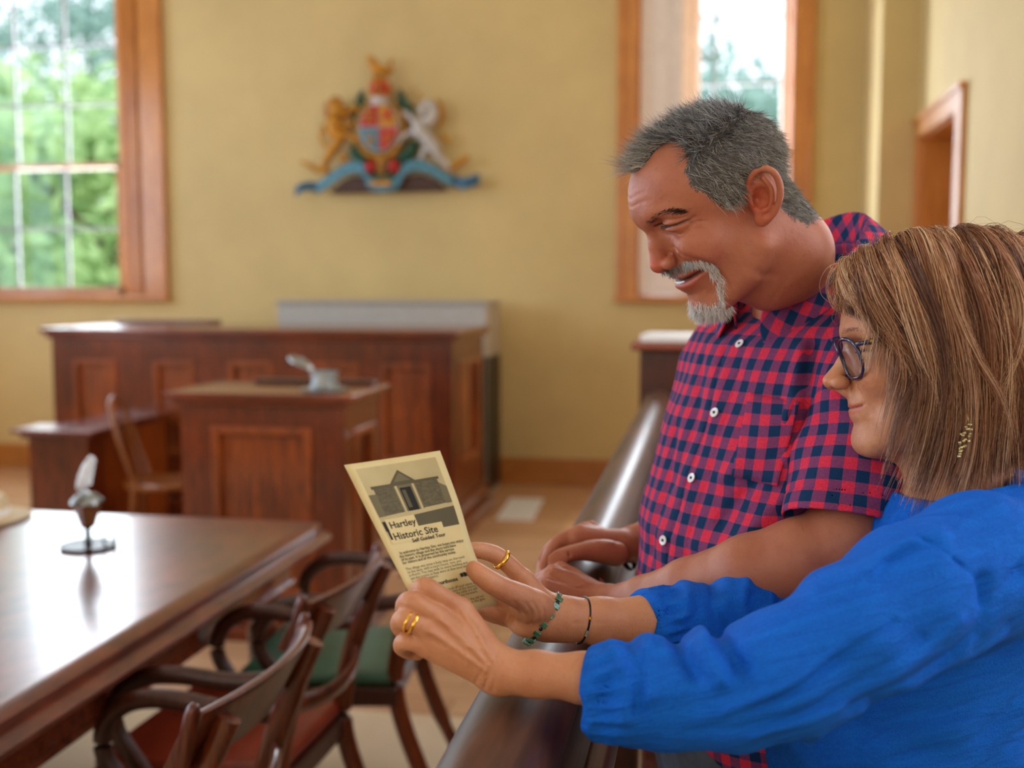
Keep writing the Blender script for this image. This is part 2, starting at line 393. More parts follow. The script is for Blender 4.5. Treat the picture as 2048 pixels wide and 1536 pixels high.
def tree(x, y, h, r, leaf, n, label, size=.16):
    root = empty('tree', (x, y, -1.0), 0, label, 'tree', 'trees outside the windows')
    m = MB(); m.tube([(0, 0, 0), (.1, 0, h * .4), (0, .1, h * .85)], [.2, .15, .05]); 
    cl = []
    for k in range(9):
        a = k * 2.4; zz = h * (.28 + .07 * k); q = (math.cos(a) * r * .75, math.sin(a) * r * .6, zz + .3 * r)
        m.tube([(.05, 0, zz * .8), (q[0] * .5, q[1] * .5, zz), q], [.08, .05, .02], 6); cl.append(q)
    m.build('trunk', M['bark'], root)
    cl = np.array(cl + [(0, 0, h * .95)] * 2); c = cl[rng.integers(0, len(cl), n)]
    d = rng.normal(size=(n, 3)); d /= np.linalg.norm(d, axis=1)[:, None]
    p = c + d * (rng.random(n) ** .5)[:, None] * np.array([r * .55, r * .55, r * .42])
    u = rng.normal(size=(n, 3)); u /= np.linalg.norm(u, axis=1)[:, None]; v = np.cross(u, d); v /= np.linalg.norm(v, axis=1)[:, None] + 1e-9
    s = size * (.6 + .8 * rng.random(n))[:, None]
    V = np.stack([p - u * s, p + v * s * .5, p + u * s, p - v * s * .5], 1).reshape(-1, 3)
    fast_mesh('foliage', V, np.arange(4 * n).reshape(-1, 4), M[leaf], root, False)
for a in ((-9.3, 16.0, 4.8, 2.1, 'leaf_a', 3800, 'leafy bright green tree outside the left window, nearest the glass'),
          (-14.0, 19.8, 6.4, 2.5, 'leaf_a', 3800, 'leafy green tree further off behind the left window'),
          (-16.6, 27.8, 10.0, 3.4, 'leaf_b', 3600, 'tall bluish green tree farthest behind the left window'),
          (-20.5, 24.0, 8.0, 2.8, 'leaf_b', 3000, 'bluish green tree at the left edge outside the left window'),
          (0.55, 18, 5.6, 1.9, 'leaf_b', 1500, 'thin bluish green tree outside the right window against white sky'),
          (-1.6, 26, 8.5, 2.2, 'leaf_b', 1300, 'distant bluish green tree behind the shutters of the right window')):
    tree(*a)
def bush(x, y, w, h, n, label):
    root = empty('bush', (x, y, -1.0), 0, label, 'bush', 'bushes outside the left window')
    d = rng.normal(size=(n, 3)); d /= np.linalg.norm(d, axis=1)[:, None]; d[:, 2] = abs(d[:, 2])
    p = d * (rng.random(n) ** .3)[:, None] * np.array([w, w, h]); u = rng.normal(size=(n, 3)); u /= np.linalg.norm(u, axis=1)[:, None]; v = np.cross(u, d)
    s = .14
    V = np.stack([p - u * s, p + v * s * .6, p + u * s, p - v * s * .6], 1).reshape(-1, 3)
    fast_mesh('foliage', V, np.arange(4 * n).reshape(-1, 4), M['leaf_a'], root, False)
    m = MB(); m.tube([(0, 0, 0), (.05, 0, h * .7)], [.06, .02], 6); m.build('stem', M['bark'], root)
bush(-6.6, 11.2, .85, 2.5, 1500, 'rounded green bush low outside the left window, right of the pair')
bush(-8.5, 11.6, .9, 2.5, 1500, 'rounded green bush low outside the left window, left of the pair')
# ================================================================ furniture
def panelled(m, x0, x1, z0, z1, y, panels, depth=.02, plane='xz', sgn=1):
    """framed face at y with sunk panels [(a0,a1,b0,b1)]: stiles and rails stand proud by depth"""
    pass
def recess_front(parent, name, plane, face, out, a0, a1, z0, z1, panels, mat, pmat, t=.03):
    """a frame-and-panel face. face = coordinate of the outer face, out = -1/+1 outward direction"""
    m = MB(); lo, hi = (face, face + t) if out < 0 else (face - t, face)
    def bx(p, q, r, s, l=lo, h=hi):
        if q - p < 1e-4 or s - r < 1e-4: return
        if plane == 'xz': m.box(p, q, l, h, r, s)
        else: m.box(l, h, p, q, r, s)
    zb = min(p[2] for p in panels); zt = max(p[3] for p in panels)
    bx(a0, a1, z0, zb); bx(a0, a1, zt, z1); cur = a0
    for p in panels: bx(cur, p[0], zb, zt); cur = p[1]
    bx(cur, a1, zb, zt)
    fr = m.build(name, mat, parent, bevel=.004)
    for p in panels:
        m = MB(); q = .022
        l, h = (face - .010, face + t) if out < 0 else (face - t, face + .010)
        m.frame(p[0] - .012, p[1] + .012, p[2] - .012, p[3] + .012, .036, l, h, plane)
        l, h = (face + q, face + t + .004) if out < 0 else (face - t - .004, face - q)
        if plane == 'xz': m.box(p[0], p[1], l, h, p[2], p[3])
        else: m.box(l, h, p[0], p[1], p[2], p[3])
        m.build('panel', pmat, fr, bevel=.006)
    return fr
def off(mb, o): mb.v = [(a - o[0], b - o[1], c - o[2]) for a, b, c in mb.v]; return mb
# ---- magistrate's bench
B = empty('judges_bench', (-2.75, 6.67, 0), 0, 'long dark mahogany bench with five sunk front panels under the carved coat of arms', 'bench')
x0, x1 = -1.28, 1.28
m = MB(); m.box(x0 + .03, x1 - .03, -.41, .44, .02, 1.17); m.build('carcass', M['mahog'], B)
pan = [(-1.13, -.86), (-.59, -.34), (-.10, .17), (.41, .70), (.86, 1.14)]
recess_front(B, 'front', 'xz', -.44, -1, x0, x1, .18, 1.17, [(a, b, .46, 1.03) for a, b in pan], M['mahog'], M['mahog_panel'])
recess_front(B, 'side', 'yz', x1, 1, -.41, .44, .18, 1.17, [(-.28, .30, .42, 1.03)], M['mahog'], M['mahog_panel'])
recess_front(B, 'side', 'yz', x0, -1, -.41, .44, .18, 1.17, [(-.28, .30, .42, 1.03)], M['mahog'], M['mahog_panel'])
m = MB(); m.box(x0 - .05, x1 + .05, -.49, .47, 1.20, 1.235); m.box(x0 - .025, x1 + .025, -.465, .46, 1.17, 1.20); m.build('top', M['mahog_h'], B, bevel=.008)
m = MB(); m.box(x0 - .02, x1 + .03, -.46, .46, .10, .19); m.box(x0 - .04, x1 + .07, -.49, .46, 0, .10); m.build('plinth', M['mahog_h'], B, bevel=.01)
m = MB(); m.box(x0 + .02, x0 + .72, .28, .45, 1.236, 1.262); m.build('ledge', M['mahog_h'], B, bevel=.005)
# ---- pale cabinet behind
o = (-2.45, 7.6, 0); K = empty('pale_cabinet', o, 0, 'plain grey-beige cabinet standing behind the bench, against the back wall', 'cabinet')
m = MB(); m.box(-.60, .93, -.12, .35, 0, 1.37); m.box(-.61, .95, -.14, .37, 1.37, 1.39); m.build('body', M['greymetal'], K, bevel=.01)
m = MB(); m.box(.925, .94, -.10, .33, .05, 1.0)
for k in range(16): m.box(.86, .915, -.132, -.118, .10 + k * .055, .135 + k * .055)
m.box(.85, .925, -.125, -.118, .08, 1.0)
m.build('grille', M['black'], K)
# ---- clerk's desk
D = empty('clerks_desk', (-1.83, 4.52, 0), 0, 'narrow mahogany desk with one large sunk front panel and a metal inkwell on top', 'desk')
m = MB(); m.box(-.34, .34, -.20, .24, .02, 1.0); m.build('carcass', M['mahog'], D)
recess_front(D, 'front', 'xz', -.23, -1, -.36, .36, .12, 1.0, [(-.21, .21, .2, .90)], M['mahog'], M['mahog_panel'])
recess_front(D, 'side', 'yz', .36, 1, -.2, .24, .12, 1.0, [(-.10, .15, .2, .88)], M['mahog'], M['mahog_panel'])
recess_front(D, 'side', 'yz', -.36, -1, -.2, .24, .12, 1.0, [(-.10, .15, .2, .88)], M['mahog'], M['mahog_panel'])
m = MB(); m.box(-.41, .41, -.28, .27, 1.025, 1.055); m.box(-.385, .385, -.255, .25, 1.0, 1.025); m.build('top', M['mahog_h'], D, bevel=.007)
m = MB(); m.box(-.38, .38, -.25, .26, .06, .13); m.box(-.40, .40, -.27, .26, 0, .06); m.build('plinth', M['mahog_h'], D, bevel=.008)
m = MB(); m.box(-.2, .36, .17, .26, 1.056, 1.074); m.build('back_ledge', M['dark'], D, bevel=.004)
# ---- inkwell with its open lid on the clerk's desk
o = (-1.60, 4.43, 1.056)
I = empty('inkwell', o, 0, 'round metal inkwell with its lid propped open, on the narrow desk', 'inkwell')
m = MB(); m.lathe([(.0, 0), (.098, 0), (.105, .006), (.095, .010), (0, .010)], n=40); m.build('saucer', M['pewter'], I)
m = MB(); m.lathe([(0, .011), (.062, .011), (.064, .016), (.056, .022), (.055, .07), (.060, .074), (.060, .080), (.052, .080), (.05, .03), (0, .03)], n=40); m.build('pot', M['pewter'], I)
m = MB(); m.M = Matrix.Translation((-.056, 0, .084)) @ Matrix.Rotation(math.radians(208), 4, 'Y') @ Matrix.Translation((.058, 0, 0)) 
m.lathe([(0, 0), (.058, 0), (.058, -.006), (.045, -.014), (.012, -.018), (.010, -.026), (0, -.028)], n=36); m.build('lid', M['pewter'], I)
m = MB(); m.tube([(-.06, -.012, .078), (-.06, .012, .078)], .007, 10); m.build('hinge', M['pewter'], I)
# ---- witness stand at the left
W = empty('witness_stand', (-3.35, 5.35, 0), 0, 'low mahogany witness stand with a flat cap, behind the left end of the big table', 'witness stand')
m = MB(); m.box(-.17, .17, -.15, .02, 0, .70); m.build('post', M['mahog'], W, bevel=.006)
m = MB(); m.box(-.10, .14, .02, .75, 0, .70); m.build('side_panel', M['mahog_panel'], W, bevel=.006)
m = MB(); m.box(-.235, .235, -.21, .07, .728, .75); m.box(-.20, .20, -.18, .05, .70, .728); m.build('cap', M['mahog_h'], W, bevel=.007)
m = MB(); m.box(-.14, .18, .07, .80, .72, .745); m.build('handrail', M['mahog_h'], W, bevel=.006)
# ---- bentwood chair in the stand
M['bent'] = wood('bentwood_brown', lin(96, 48, 16), lin(168, 98, 40), .35)
Cb = empty('bentwood_chair', (-2.86, 5.40, 0), math.radians(108), 'bentwood chair with round golden seat and hoop back, between witness stand and narrow desk', 'chair')
m = MB(); m.lathe([(0, .43), (.19, .43), (.205, .44), (.205, .458), (.19, .465), (.12, .455), (0, .452)], n=40); m.build('seat', M['bent'], Cb)
pts = [(.17 * math.cos(a), -.1 - .09 * math.sin(a) * 0, 0) for a in (0,)]
hoop = [(.17, .10, .44), (.185, .15, .58), (.18, .20, .74), (.13, .235, .86), (.05, .25, .90), (-.05, .25, .90), (-.13, .235, .86), (-.18, .20, .74), (-.185, .15, .58), (-.17, .10, .44)]
def smooth_pts(P, n=6):
    P = np.array(P, float); out = []
    Q = np.vstack([2 * P[0] - P[1], P, 2 * P[-1] - P[-2]])
    for i in range(1, len(Q) - 2):
        for t in np.linspace(0, 1, n, endpoint=False):
            a, b, c, d = Q[i - 1], Q[i], Q[i + 1], Q[i + 2]
            out.append(.5 * ((2 * b) + (c - a) * t + (2 * a - 5 * b + 4 * c - d) * t * t + (3 * b - a - 3 * c + d) * t ** 3))
    out.append(P[-1]); return [tuple(p) for p in out]
m = MB(); m.tube(smooth_pts(hoop), .014, 10); m.build('back_hoop', M['bent'], Cb)
m = MB(); m.tube(smooth_pts([(.10, .13, .44), (.11, .19, .66), (.07, .23, .78), (0, .24, .81), (-.07, .23, .78), (-.11, .19, .66), (-.10, .13, .44)]), .010, 8); m.build('inner_hoop', M['bent'], Cb)
for sx, sy in ((1, 1), (-1, 1), (1, -1), (-1, -1)):
    m = MB(); m.tube(smooth_pts([(.13 * sx, .13 * sy, .44), (.15 * sx, .15 * sy, .2), (.19 * sx, .19 * sy, 0)]), [.017] * 12 + [.012], 10); m.build('leg', M['bent'], Cb)
m = MB(); m.tube([(.155 * math.cos(a), .155 * math.sin(a), .22) for a in np.linspace(0, 2 * PI, 33)], .008, 8); m.build('stretcher', M['bent'], Cb)
# ---- great table
T = empty('court_table', (-2.2, 2.1, 0), 0, 'large polished dark table with a reeded edge filling the lower left', 'table')
TX0, TX1, TY0, TY1 = -1.05, 1.02, -1.15, 1.18
m = MB(); r = .05
def rrect(x0, x1, y0, y1, r, n=5):
    P = []
    for cx, cy, a0 in ((x1 - r, y1 - r, 0), (x0 + r, y1 - r, 90), (x0 + r, y0 + r, 180), (x1 - r, y0 + r, 270)):
        for k in range(n + 1): a = math.radians(a0 + 90 * k / n); P.append((cx + r * math.cos(a), cy + r * math.sin(a)))
    return P
V = []; Fc = []
rings = [(-.06, .7605), (-.045, .7605), (-.040, .7595), (-.012, .7530), (-.008, .750), (-.010, .741), (-.016, .738), (-.016, .732), (-.006, .729), (.018, .7205), (.024, .716), (.024, .706), (.016, .700), (-.02, .697)]
for d, z in rings: V += [(x, y, z) for x, y in rrect(TX0 - d, TX1 + d, TY0 - d, TY1 + d, .05 + max(0, d))]
n = 24
for j in range(len(rings) - 1):
    for i in range(n): Fc.append((j * n + i, j * n + (i + 1) % n, (j + 1) * n + (i + 1) % n, (j + 1) * n + i))
Fc.append(tuple(range(n))[::-1]); Fc.append(tuple((len(rings) - 1) * n + i for i in range(n)))
m.add(V, Fc); m.build('tabletop', M['table'], T)
m = MB(); m.box(TX0 + .09, TX1 - .09, TY0 + .09, TY1 - .09, .570, .70); m.box(TX0 + .08, TX1 - .08, TY0 + .08, TY1 - .08, .570, .585); m.build('apron', M['mahog_h'], T, bevel=.004)
for sx in (TX0 + .16, TX1 - .16):
    for sy in (TY0 + .16, TY1 - .16):
        m = MB(); m.lathe([(.0, 0), (.022, 0), (.03, .03), (.024, .06), (.036, .12), (.040, .3), (.048, .45), (.03, .48), (.045, .50), (.05, .52), (.05, .59), (0, .59)], (sx, sy, 0), 24); m.build('leg', M['mahog'], T)
# ---- armchairs along the table
M['chairwood'] = wood('dark_red_chair_wood', lin(52, 18, 8), lin(112, 48, 20), .34, coat=.15)
def make_armchair(seatmat, label, group=None):
    """local: sitter faces -Y, back at +Y"""
    root = empty('regency_armchair', (0, 0, 0), 0, label, 'chair', group)
    # seat
    m = MB(); m.prism([(-.23, -.22), (.23, -.22), (.205, .20), (-.205, .20)], .435, .475); m.build('seat', seatmat, root, bevel=.018, seg=4)
    m = MB(); m.prism([(-.24, -.23), (.24, -.23), (.215, .21), (-.215, .21)], .385, .436); m.build('seat_frame', M['dark'], root, bevel=.005)
    # crest board: bowed, tapering into scrolls
    V = []; Fc = []; N = 17
    for i in range(N):
        t = i / (N - 1) * 2 - 1; x = .235 * t; y = .305 - .045 * t * t
        h = .060 - .006 * t * t; zc = .795
        th = .012
        for dy, dz in ((-th, -h), (-th, h * .8), (-th * .3, h), (th, h), (th * 1.2, h * .7), (th * .6, -h)):
            V.append((x, y + dy + .028 * (dz / h), zc + dz))
    for i in range(N - 1):
        for k in range(6): Fc.append((i * 6 + k, (i + 1) * 6 + k, (i + 1) * 6 + (k + 1) % 6, i * 6 + (k + 1) % 6))
    Fc.append(tuple(range(6))); Fc.append(tuple((N - 1) * 6 + k for k in range(6))[::-1])
    m = MB(); m.add(V, Fc); cr_ = m.build('crest_rail', M['chairwood'], root, bevel=.003)
    for s in (-1, 1):
        m = MB(); m.tube([(s * .236, .258, .742), (s * .236, .262, .76), (s * .236, .276, .83), (s * .236, .284, .858), (s * .236, .286, .864)], [.006, .013, .014, .012, .004], 14); m.build('crest_end', M['chairwood'], cr_, sub=1)
    # lower splat rail, bowed
    m = MB(); m.tube(smooth_pts([(-.185, .240, .61), (-.1, .268, .60), (0, .276, .595), (.1, .268, .60), (.185, .240, .61)]), .016, 10, (.6, 1.3)); m.build('back_rail', M['mahog'], root, bevel=0)
    for s in (-1, 1):
        m = MB(); m.tube(smooth_pts([(s * .205, .36, .01), (s * .195, .27, .2), (s * .19, .205, .40), (s * .19, .215, .55), (s * .19, .262, .70), (s * .188, .318, .825)]), [.017] * 6 + [.021] * 20 + [.018] * 5, 12, (.9, 1.15)); m.build('rear_leg', M['mahog'], root)
        m = MB(); m.tube(smooth_pts([(s * .215, -.30, .01), (s * .21, -.255, .16), (s * .21, -.215, .30), (s * .21, -.205, .42)]), [.015] * 8 + [.022] * 11, 12); m.build('front_leg', M['mahog'], root)
        m = MB(); m.tube(smooth_pts([(s * .20, .245, .672), (s * .222, .12, .662), (s * .232, .0, .672), (s * .236, -.09, .660), (s * .236, -.145, .615), (s * .236, -.155, .55), (s * .236, -.12, .49), (s * .23, -.07, .42)]), .0185, 12, (.9, 1.1)); m.build('arm', M['dark'], root)
    return root
c1 = make_armchair(M['leather'], 'mahogany armchair nearest the camera, its bowed crest rail in front of the others', 'armchairs drawn up to the table')
c1.location = (-1.05, 1.755, 0); c1.rotation_euler = (0, 0, math.radians(-90))
c2 = make_armchair(M['redleather'], 'mahogany armchair with a polished red-brown seat, second along the table edge', 'armchairs drawn up to the table')
c2.location = (-1.09, 2.35, 0); c2.rotation_euler = (0, 0, math.radians(-92))
c3 = copy_tree(c1); c3['label'] = 'mahogany armchair with a green leather seat, half hidden behind the held leaflet'
c3.location = (-1.03, 2.92, 0); c3.rotation_euler = (0, 0, math.radians(-84))
# ---- things on the table
o = (-1.72, 2.80, .761)
H = empty('quill_stand', o, math.radians(10), 'small brown stand on a dark saucer holding a white plume, on the table', 'stand')
m = MB(); m.lathe([(0, 0), (.070, 0), (.077, .005), (.077, .009), (.068, .007), (.02, .009), (0, .010)], n=40); s_ = m.build('saucer', M['black'], H)
m = MB(); m.tube([(.060 + .018 * math.cos(a), 0, .022 + .018 * math.sin(a)) for a in np.linspace(0, 2 * PI, 17)], .003, 8); m.build('ring_handle', M['black'], s_)
M['cupbrown'] = plain('brown_lacquer', lin(120, 72, 34), .3, .2)
m = MB(); m.lathe([(0, .01), (.012, .01), (.008, .02), (.0075, .052), (.012, .056), (.017, .058), (.019, .064), (0, .064)], n=20); m.build('stem', M['black'], H)
m = MB(); m.lathe([(0, .062), (.022, .062), (.042, .122), (.046, .125), (0, .126)], n=4, c=(0, 0, 0)); m.M = None; m.build('cup', M['cupbrown'], H, bevel=.002)
m = MB()
for k in range(4):
    a = k * PI / 2 + PI / 4; m.tube([(0, 0, .148), (.022 * math.cos(a), .022 * math.sin(a), .145), (.040 * math.cos(a), .040 * math.sin(a), .132), (.045 * math.cos(a), .045 * math.sin(a), .126)], [.010, .014, .011, .006], 10, (1.4, .7))
m.lathe([(0, .124), (.03, .124), (.028, .136), (.012, .150), (.008, .158), (0, .158)], n=20); m.build('collar', M['pewter'], H)
m = MB(); P = [(-.012, 0, .158), (-.012, 0, .172), (-.006, 0, .19), (-.001, 0, .21), (.006, 0, .232), (.012, 0, .25), (.014, 0, .262)]
m.tube(smooth_pts(P, 5), [1.35 * q for q in [.010, .012, .014, .015, .017, .018, .019, .020, .021, .022, .021, .020, .021, .022, .021, .019, .018, .019, .018, .017, .016, .015, .014, .012, .010, .009, .008, .007, .005, .003, .002]], 14, (1, .6)); 
for k in range(9):
    a = k; m.tube([(.004 + .002 * k - .01, -.006, .175 + k * .009), (.016 + .002 * k * (1 if k % 2 else .6), -.008, .185 + k * .009)], [.007, .005], 8)
m.build('plume', M['white'], H)
o = at_z(-45, 1040, .761); 
Ht = empty('straw_hat', tuple(o), 0, 'pale straw hat with a low crown at the left edge of the table', 'hat')
M['straw'] = plain('woven_straw', lin(214, 190, 150), .7, var=.08, scale=200, bump=.3)
m = MB(); V = []
prof = [(0, .088), (.05, .086), (.075, .076), (.085, .055), (.089, .02), (.095, .006), (.135, .004), (.150, .010), (.152, .006), (.135, .001), (.09, .001), (0, .001)]
m.lathe(prof, n=48, sx=1, sy=1.15); m.build('crown', M['straw'], Ht)
m = MB(); m.lathe([(.0905, .010), (.0915, .012), (.0895, .034), (.088, .034)], n=48, sx=1, sy=1.15); m.build('hat_band', M['paperw'], Ht)
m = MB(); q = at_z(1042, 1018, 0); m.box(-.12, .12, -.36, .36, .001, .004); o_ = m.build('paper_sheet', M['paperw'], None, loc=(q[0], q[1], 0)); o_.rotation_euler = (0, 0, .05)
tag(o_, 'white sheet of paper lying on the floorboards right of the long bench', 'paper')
m = MB(); m.box(-4.1, .75, -3.4, 3.6, .0005, .008); o_ = m.build('carpet', M['carpet'], None, bevel=.003); tag(o_, 'beige carpet under the table and chairs', 'carpet')
# ---- bar rail
RX, RZ, RR = -.177, 1.073, .050
Rl = empty('bar_rail', (RX, 1.9, 0), 0, 'dark polished round-topped rail running back between the people and the table', 'railing')
V = []; m = MB()
def railprof():
    P = [(math.cos(a) * RR, math.sin(a) * RR * .93) for a in np.linspace(math.radians(-35), math.radians(215), 26)]
    return P + [(-.025, -.045), (.025, -.045)]
m.prism([(x, z + RZ) for x, z in railprof()], -1.9, 2.12, 'xz'); hr = m.build('handrail', M['rail'], Rl)
m = MB(); m.box(.062, .085, -1.9, 1.95, .985, 1.03); m.box(-.03, .07, -1.9, 1.95, .985, 1.02); m.build('ledge', M['rail'], Rl, bevel=.005)
m = MB(); m.box(-.025, .045, -1.9, 2.1, .12, .20); m.box(-.035, .055, -1.9, 2.1, 0, .12); m.build('plinth', M['dark'], Rl, bevel=.005)
for k in range(29):
    y = -1.82 + k * .135; m = MB(); m.box(-.012, .018, y - .035, y + .035, .2, .99); m.build('slat', M['dark'], Rl, bevel=.004)
for y in (-1.2, .05, 1.1, 2.05):
    m = MB(); m.box(-.045, .065, y - .05, y + .05, .0, 1.0); m.build('post', M['dark'], Rl, bevel=.006)
# return rail and dock at the far end
Rr = empty('return_rail', (-.02, 4.02, 0), 0, 'short round-topped rail turning right below the dark dock, behind the man', 'railing')
m = MB(); m.prism([(x + .02, z + RZ - .005) for x, z in railprof()], .02, 1.20, 'yz'); 
m.build('handrail', M['rail'], Rr)
m = MB(); m.box(0.02, 1.2, -.07, -.02, 0, 1.02); m.build('boarding', M['dark'], Rr, bevel=.005)
Dk = empty('dock', (.42, 4.30, 0), 0, 'dark panelled dock with a pale capped top at the far end of the rail', 'dock')
m = MB(); m.box(-.655, .70, -.22, .28, 0, 1.262); m.build('carcass', M['dark'], Dk)
recess_front(Dk, 'front', 'xz', -.25, -1, -.67, .72, .1, 1.262, [(-.60, -.05, .25, 1.10), (.05, .60, .25, 1.10)], M['dark'], M['dark'])
m = MB(); m.box(-.70, .75, -.29, .31, 1.262, 1.29); m.build('cap', M['mahog_h'], Dk, bevel=.008)
m = MB(); m.box(-.14, .14, -.09, .09, 0, .028); m.box(-.135, .14, -.085, .085, .004, .030); o_ = m.build('book', M['paperw'], None, bevel=.004, loc=(-.10, 4.12, 1.292)); o_.rotation_euler = (0, 0, -.1)
tag(o_, 'pale book lying flat on the left end of the dark dock', 'book')
# ---- carved coat of arms on the back wall
AX, AZ = -2.40, 2.20
A = empty('coat_of_arms', (AX, YB - .06, AZ), 0, 'painted coat of arms with lion, unicorn and quartered shield, high on the back wall', 'coat of arms')
M['a_gold'] = plain('gilded_carving', lin(206, 140, 30), .4, .3, var=.12, scale=20)
M['a_white'] = plain('white_carving', lin(200, 192, 184), .4, var=.05)
M['a_green'] = plain('green_carving', lin(34, 84, 56), .5, var=.15)
M['a_red'] = plain('red_carving', lin(196, 34, 30), .4, var=.1)
M['a_blue'] = plain('blue_scroll', lin(74, 138, 158), .45, var=.1)
M['a_dkblue'] = plain('deep_blue_scroll', lin(30, 92, 122), .45, var=.1)
M['a_base'] = plain('dark_brown_carving', lin(74, 40, 26), .5)
S = 8.35 / 2200                                    # metres per photo pixel at the wall
def ap(px, py, d=0.): return ((px - 780) * S, -d, (372 - py) * S)
def blob(name, mat, pts, par=A, rad=None, n=10, sq=(1, 1)):
    m = MB()
    for P in pts:
        p = smooth_pts([ap(a, b, c) for a, b, c, r in P], 5); rr = np.interp(np.linspace(0, 1, len(p)), np.linspace(0, 1, len(P)), [q[3] * S for q in P])
        m.tube(p, list(rr), n, sq, (0, 1, 0))
    return m.build(name, mat, par, smooth=True)
m = MB(); poly = [(665, 374), (690, 352), (715, 342), (745, 345), (780, 352), (815, 345), (850, 340), (880, 352), (902, 372)]
m.prism([(ap(a, b)[0], ap(a, b)[2]) for a, b in poly][::-1], -.045, .055, 'xz'); m.build('base_block', M['a_base'], A, bevel=.01)
# shield: oval garter and quartered field
def oval(cx, cz, rx, rz, d0, d1, name, mat, q=None, par=A, n=48):
    m = MB(); P = []
    for i in range(n):
        a = 2 * PI * i / n; x, z = math.cos(a), math.sin(a)
        if q and not (q[0] * x >= -1e-6 and q[1] * z >= -1e-6): continue
        P.append((cx + rx * x, cz + rz * z))
    if q:
        P = [(cx, cz), (cx + (rx if q[0] > 0 else -rx), cz)] + P + [(cx, cz + (rz if q[1] > 0 else -rz))]
        P = sorted(set(P), key=lambda p: math.atan2(p[1] - cz - q[1] * rz * .3, p[0] - cx - q[0] * rx * .3))
    m.prism(P, -d1, -d0, 'xz'); return m.build(name, mat, par, bevel=.004)
cx, _, cz = ap(772, 250)
gt = oval(cx, cz, 49 * S, 58 * S, -.02, .075, 'garter', M['a_gold'])
oval(cx, cz, 44 * S, 53 * S, .075, .085, 'garter_band', M['a_green'], None, gt)
sh = oval(cx, cz, 41 * S, 48 * S, .08, .095, 'shield', M['a_white'])
for qx, qz, mt in ((-1, 1, 'a_red'), (1, 1, 'a_gold'), (-1, -1, 'a_blue'), (1, -1, 'a_red')):
    oval(cx + qx * .004, cz + qz * .004, 37 * S, 44 * S, .095, .104, 'quarter', M[mt], (qx, qz), sh)
blob('charge', M['a_gold'], [[(742, 228, .108, 2), (752, 226, .112, 3), (764, 229, .108, 2)], [(742, 238, .108, 2), (752, 236, .112, 3), (764, 239, .108, 2)], [(744, 218, .108, 2), (754, 216, .112, 3), (764, 219, .108, 2)]], sh)
blob('charge', M['a_red'], [[(784, 238, .108, 2), (790, 226, .112, 4), (798, 214, .108, 2)], [(782, 222, .108, 2), (792, 228, .112, 3), (800, 236, .108, 2)]], sh)
blob('charge', M['a_gold'], [[(748, 262, .106, 2), (754, 274, .112, 2.5), (752, 286, .106, 2)], [(758, 262, .106, 1.5), (760, 276, .110, 1.5), (757, 288, .106, 1.5)]], sh)
blob('charge', M['a_gold'], [[(784, 268, .108, 2), (794, 266, .112, 3), (802, 269, .108, 2)], [(784, 280, .108, 2), (792, 278, .112, 3), (798, 281, .108, 2)]], sh)
# crown, helm and crest lion
m = MB(); c_ = ap(773, 196); m.lathe([(17 * S, -12 * S), (19 * S, -6 * S), (18 * S, 0), (20 * S, 4 * S), (0, 5 * S)], (c_[0], -.05, c_[2]), 24); m.build('helm', M['a_white'], A)
blob('crown', M['a_red'], [[(760, 186, .05, 9), (764, 172, .06, 13), (773, 166, .06, 12), (782, 172, .06, 13), (787, 186, .05, 9)]])
blob('crown_arches', M['a_gold'], [[(756, 188, .07, 3), (756, 170, .09, 3), (766, 158, .09, 3), (773, 154, .08, 3)], [(790, 188, .07, 3), (790, 170, .09, 3), (781, 158, .09, 3), (773, 154, .08, 3)], [(773, 188, .10, 3), (773, 170, .12, 3), (773, 154, .08, 3)], [(753, 188, .06, 4), (773, 192, .10, 4), (793, 188, .06, 4)]])
blob('crest_lion', M['a_gold'], [[(788, 150, .05, 5), (784, 142, .05, 9), (772, 138, .06, 10), (762, 132, .06, 10), (757, 122, .06, 9), (754, 114, .06, 6)], [(764, 140, .07, 5), (763, 150, .07, 4), (762, 157, .07, 4)], [(782, 146, .05, 5), (784, 156, .05, 4)], [(790, 146, .04, 3), (796, 138, .04, 3), (792, 126, .04, 3), (797, 119, .04, 3)], [(752, 116, .07, 3), (748, 112, .08, 3)]])
# mantling
for P_ in [[(742, 206, .02, 8), (730, 196, .03, 9), (732, 184, .03, 6), (736, 176, .03, 3)], [(806, 206, .02, 8), (815, 198, .03, 9), (812, 184, .03, 6), (809, 176, .03, 3)], [(815, 198, .02, 8), (828, 212, .03, 8), (834, 226, .03, 6), (828, 240, .02, 4)], [(724, 205, .02, 6), (716, 220, .02, 7), (722, 232, .02, 5)],
     [(712, 286, .02, 8), (720, 300, .03, 12), (735, 312, .03, 12), (750, 322, .02, 10)], [(838, 276, .02, 8), (834, 292, .03, 12), (818, 306, .03, 12), (800, 318, .02, 10)], [(744, 340, .03, 10), (775, 350, .04, 12), (806, 340, .03, 10)]]:
    blob('mantling_leaf', M['a_green'], [P_])
blob('garter_tail', M['a_gold'], [[(732, 282, .07, 3), (742, 298, .08, 4), (758, 306, .08, 4), (772, 310, .08, 5), (774, 330, .08, 4), (776, 345, .07, 3)], [(812, 282, .07, 3), (804, 298, .08, 4), (788, 306, .08, 4), (774, 310, .08, 5)]])
blob('rose', M['a_red'], [[(752, 316, .05, 8), (752, 326, .07, 13), (752, 336, .05, 8)]]); blob('rose', M['a_red'], [[(800, 316, .05, 8), (800, 326, .07, 13), (800, 336, .05, 8)]])
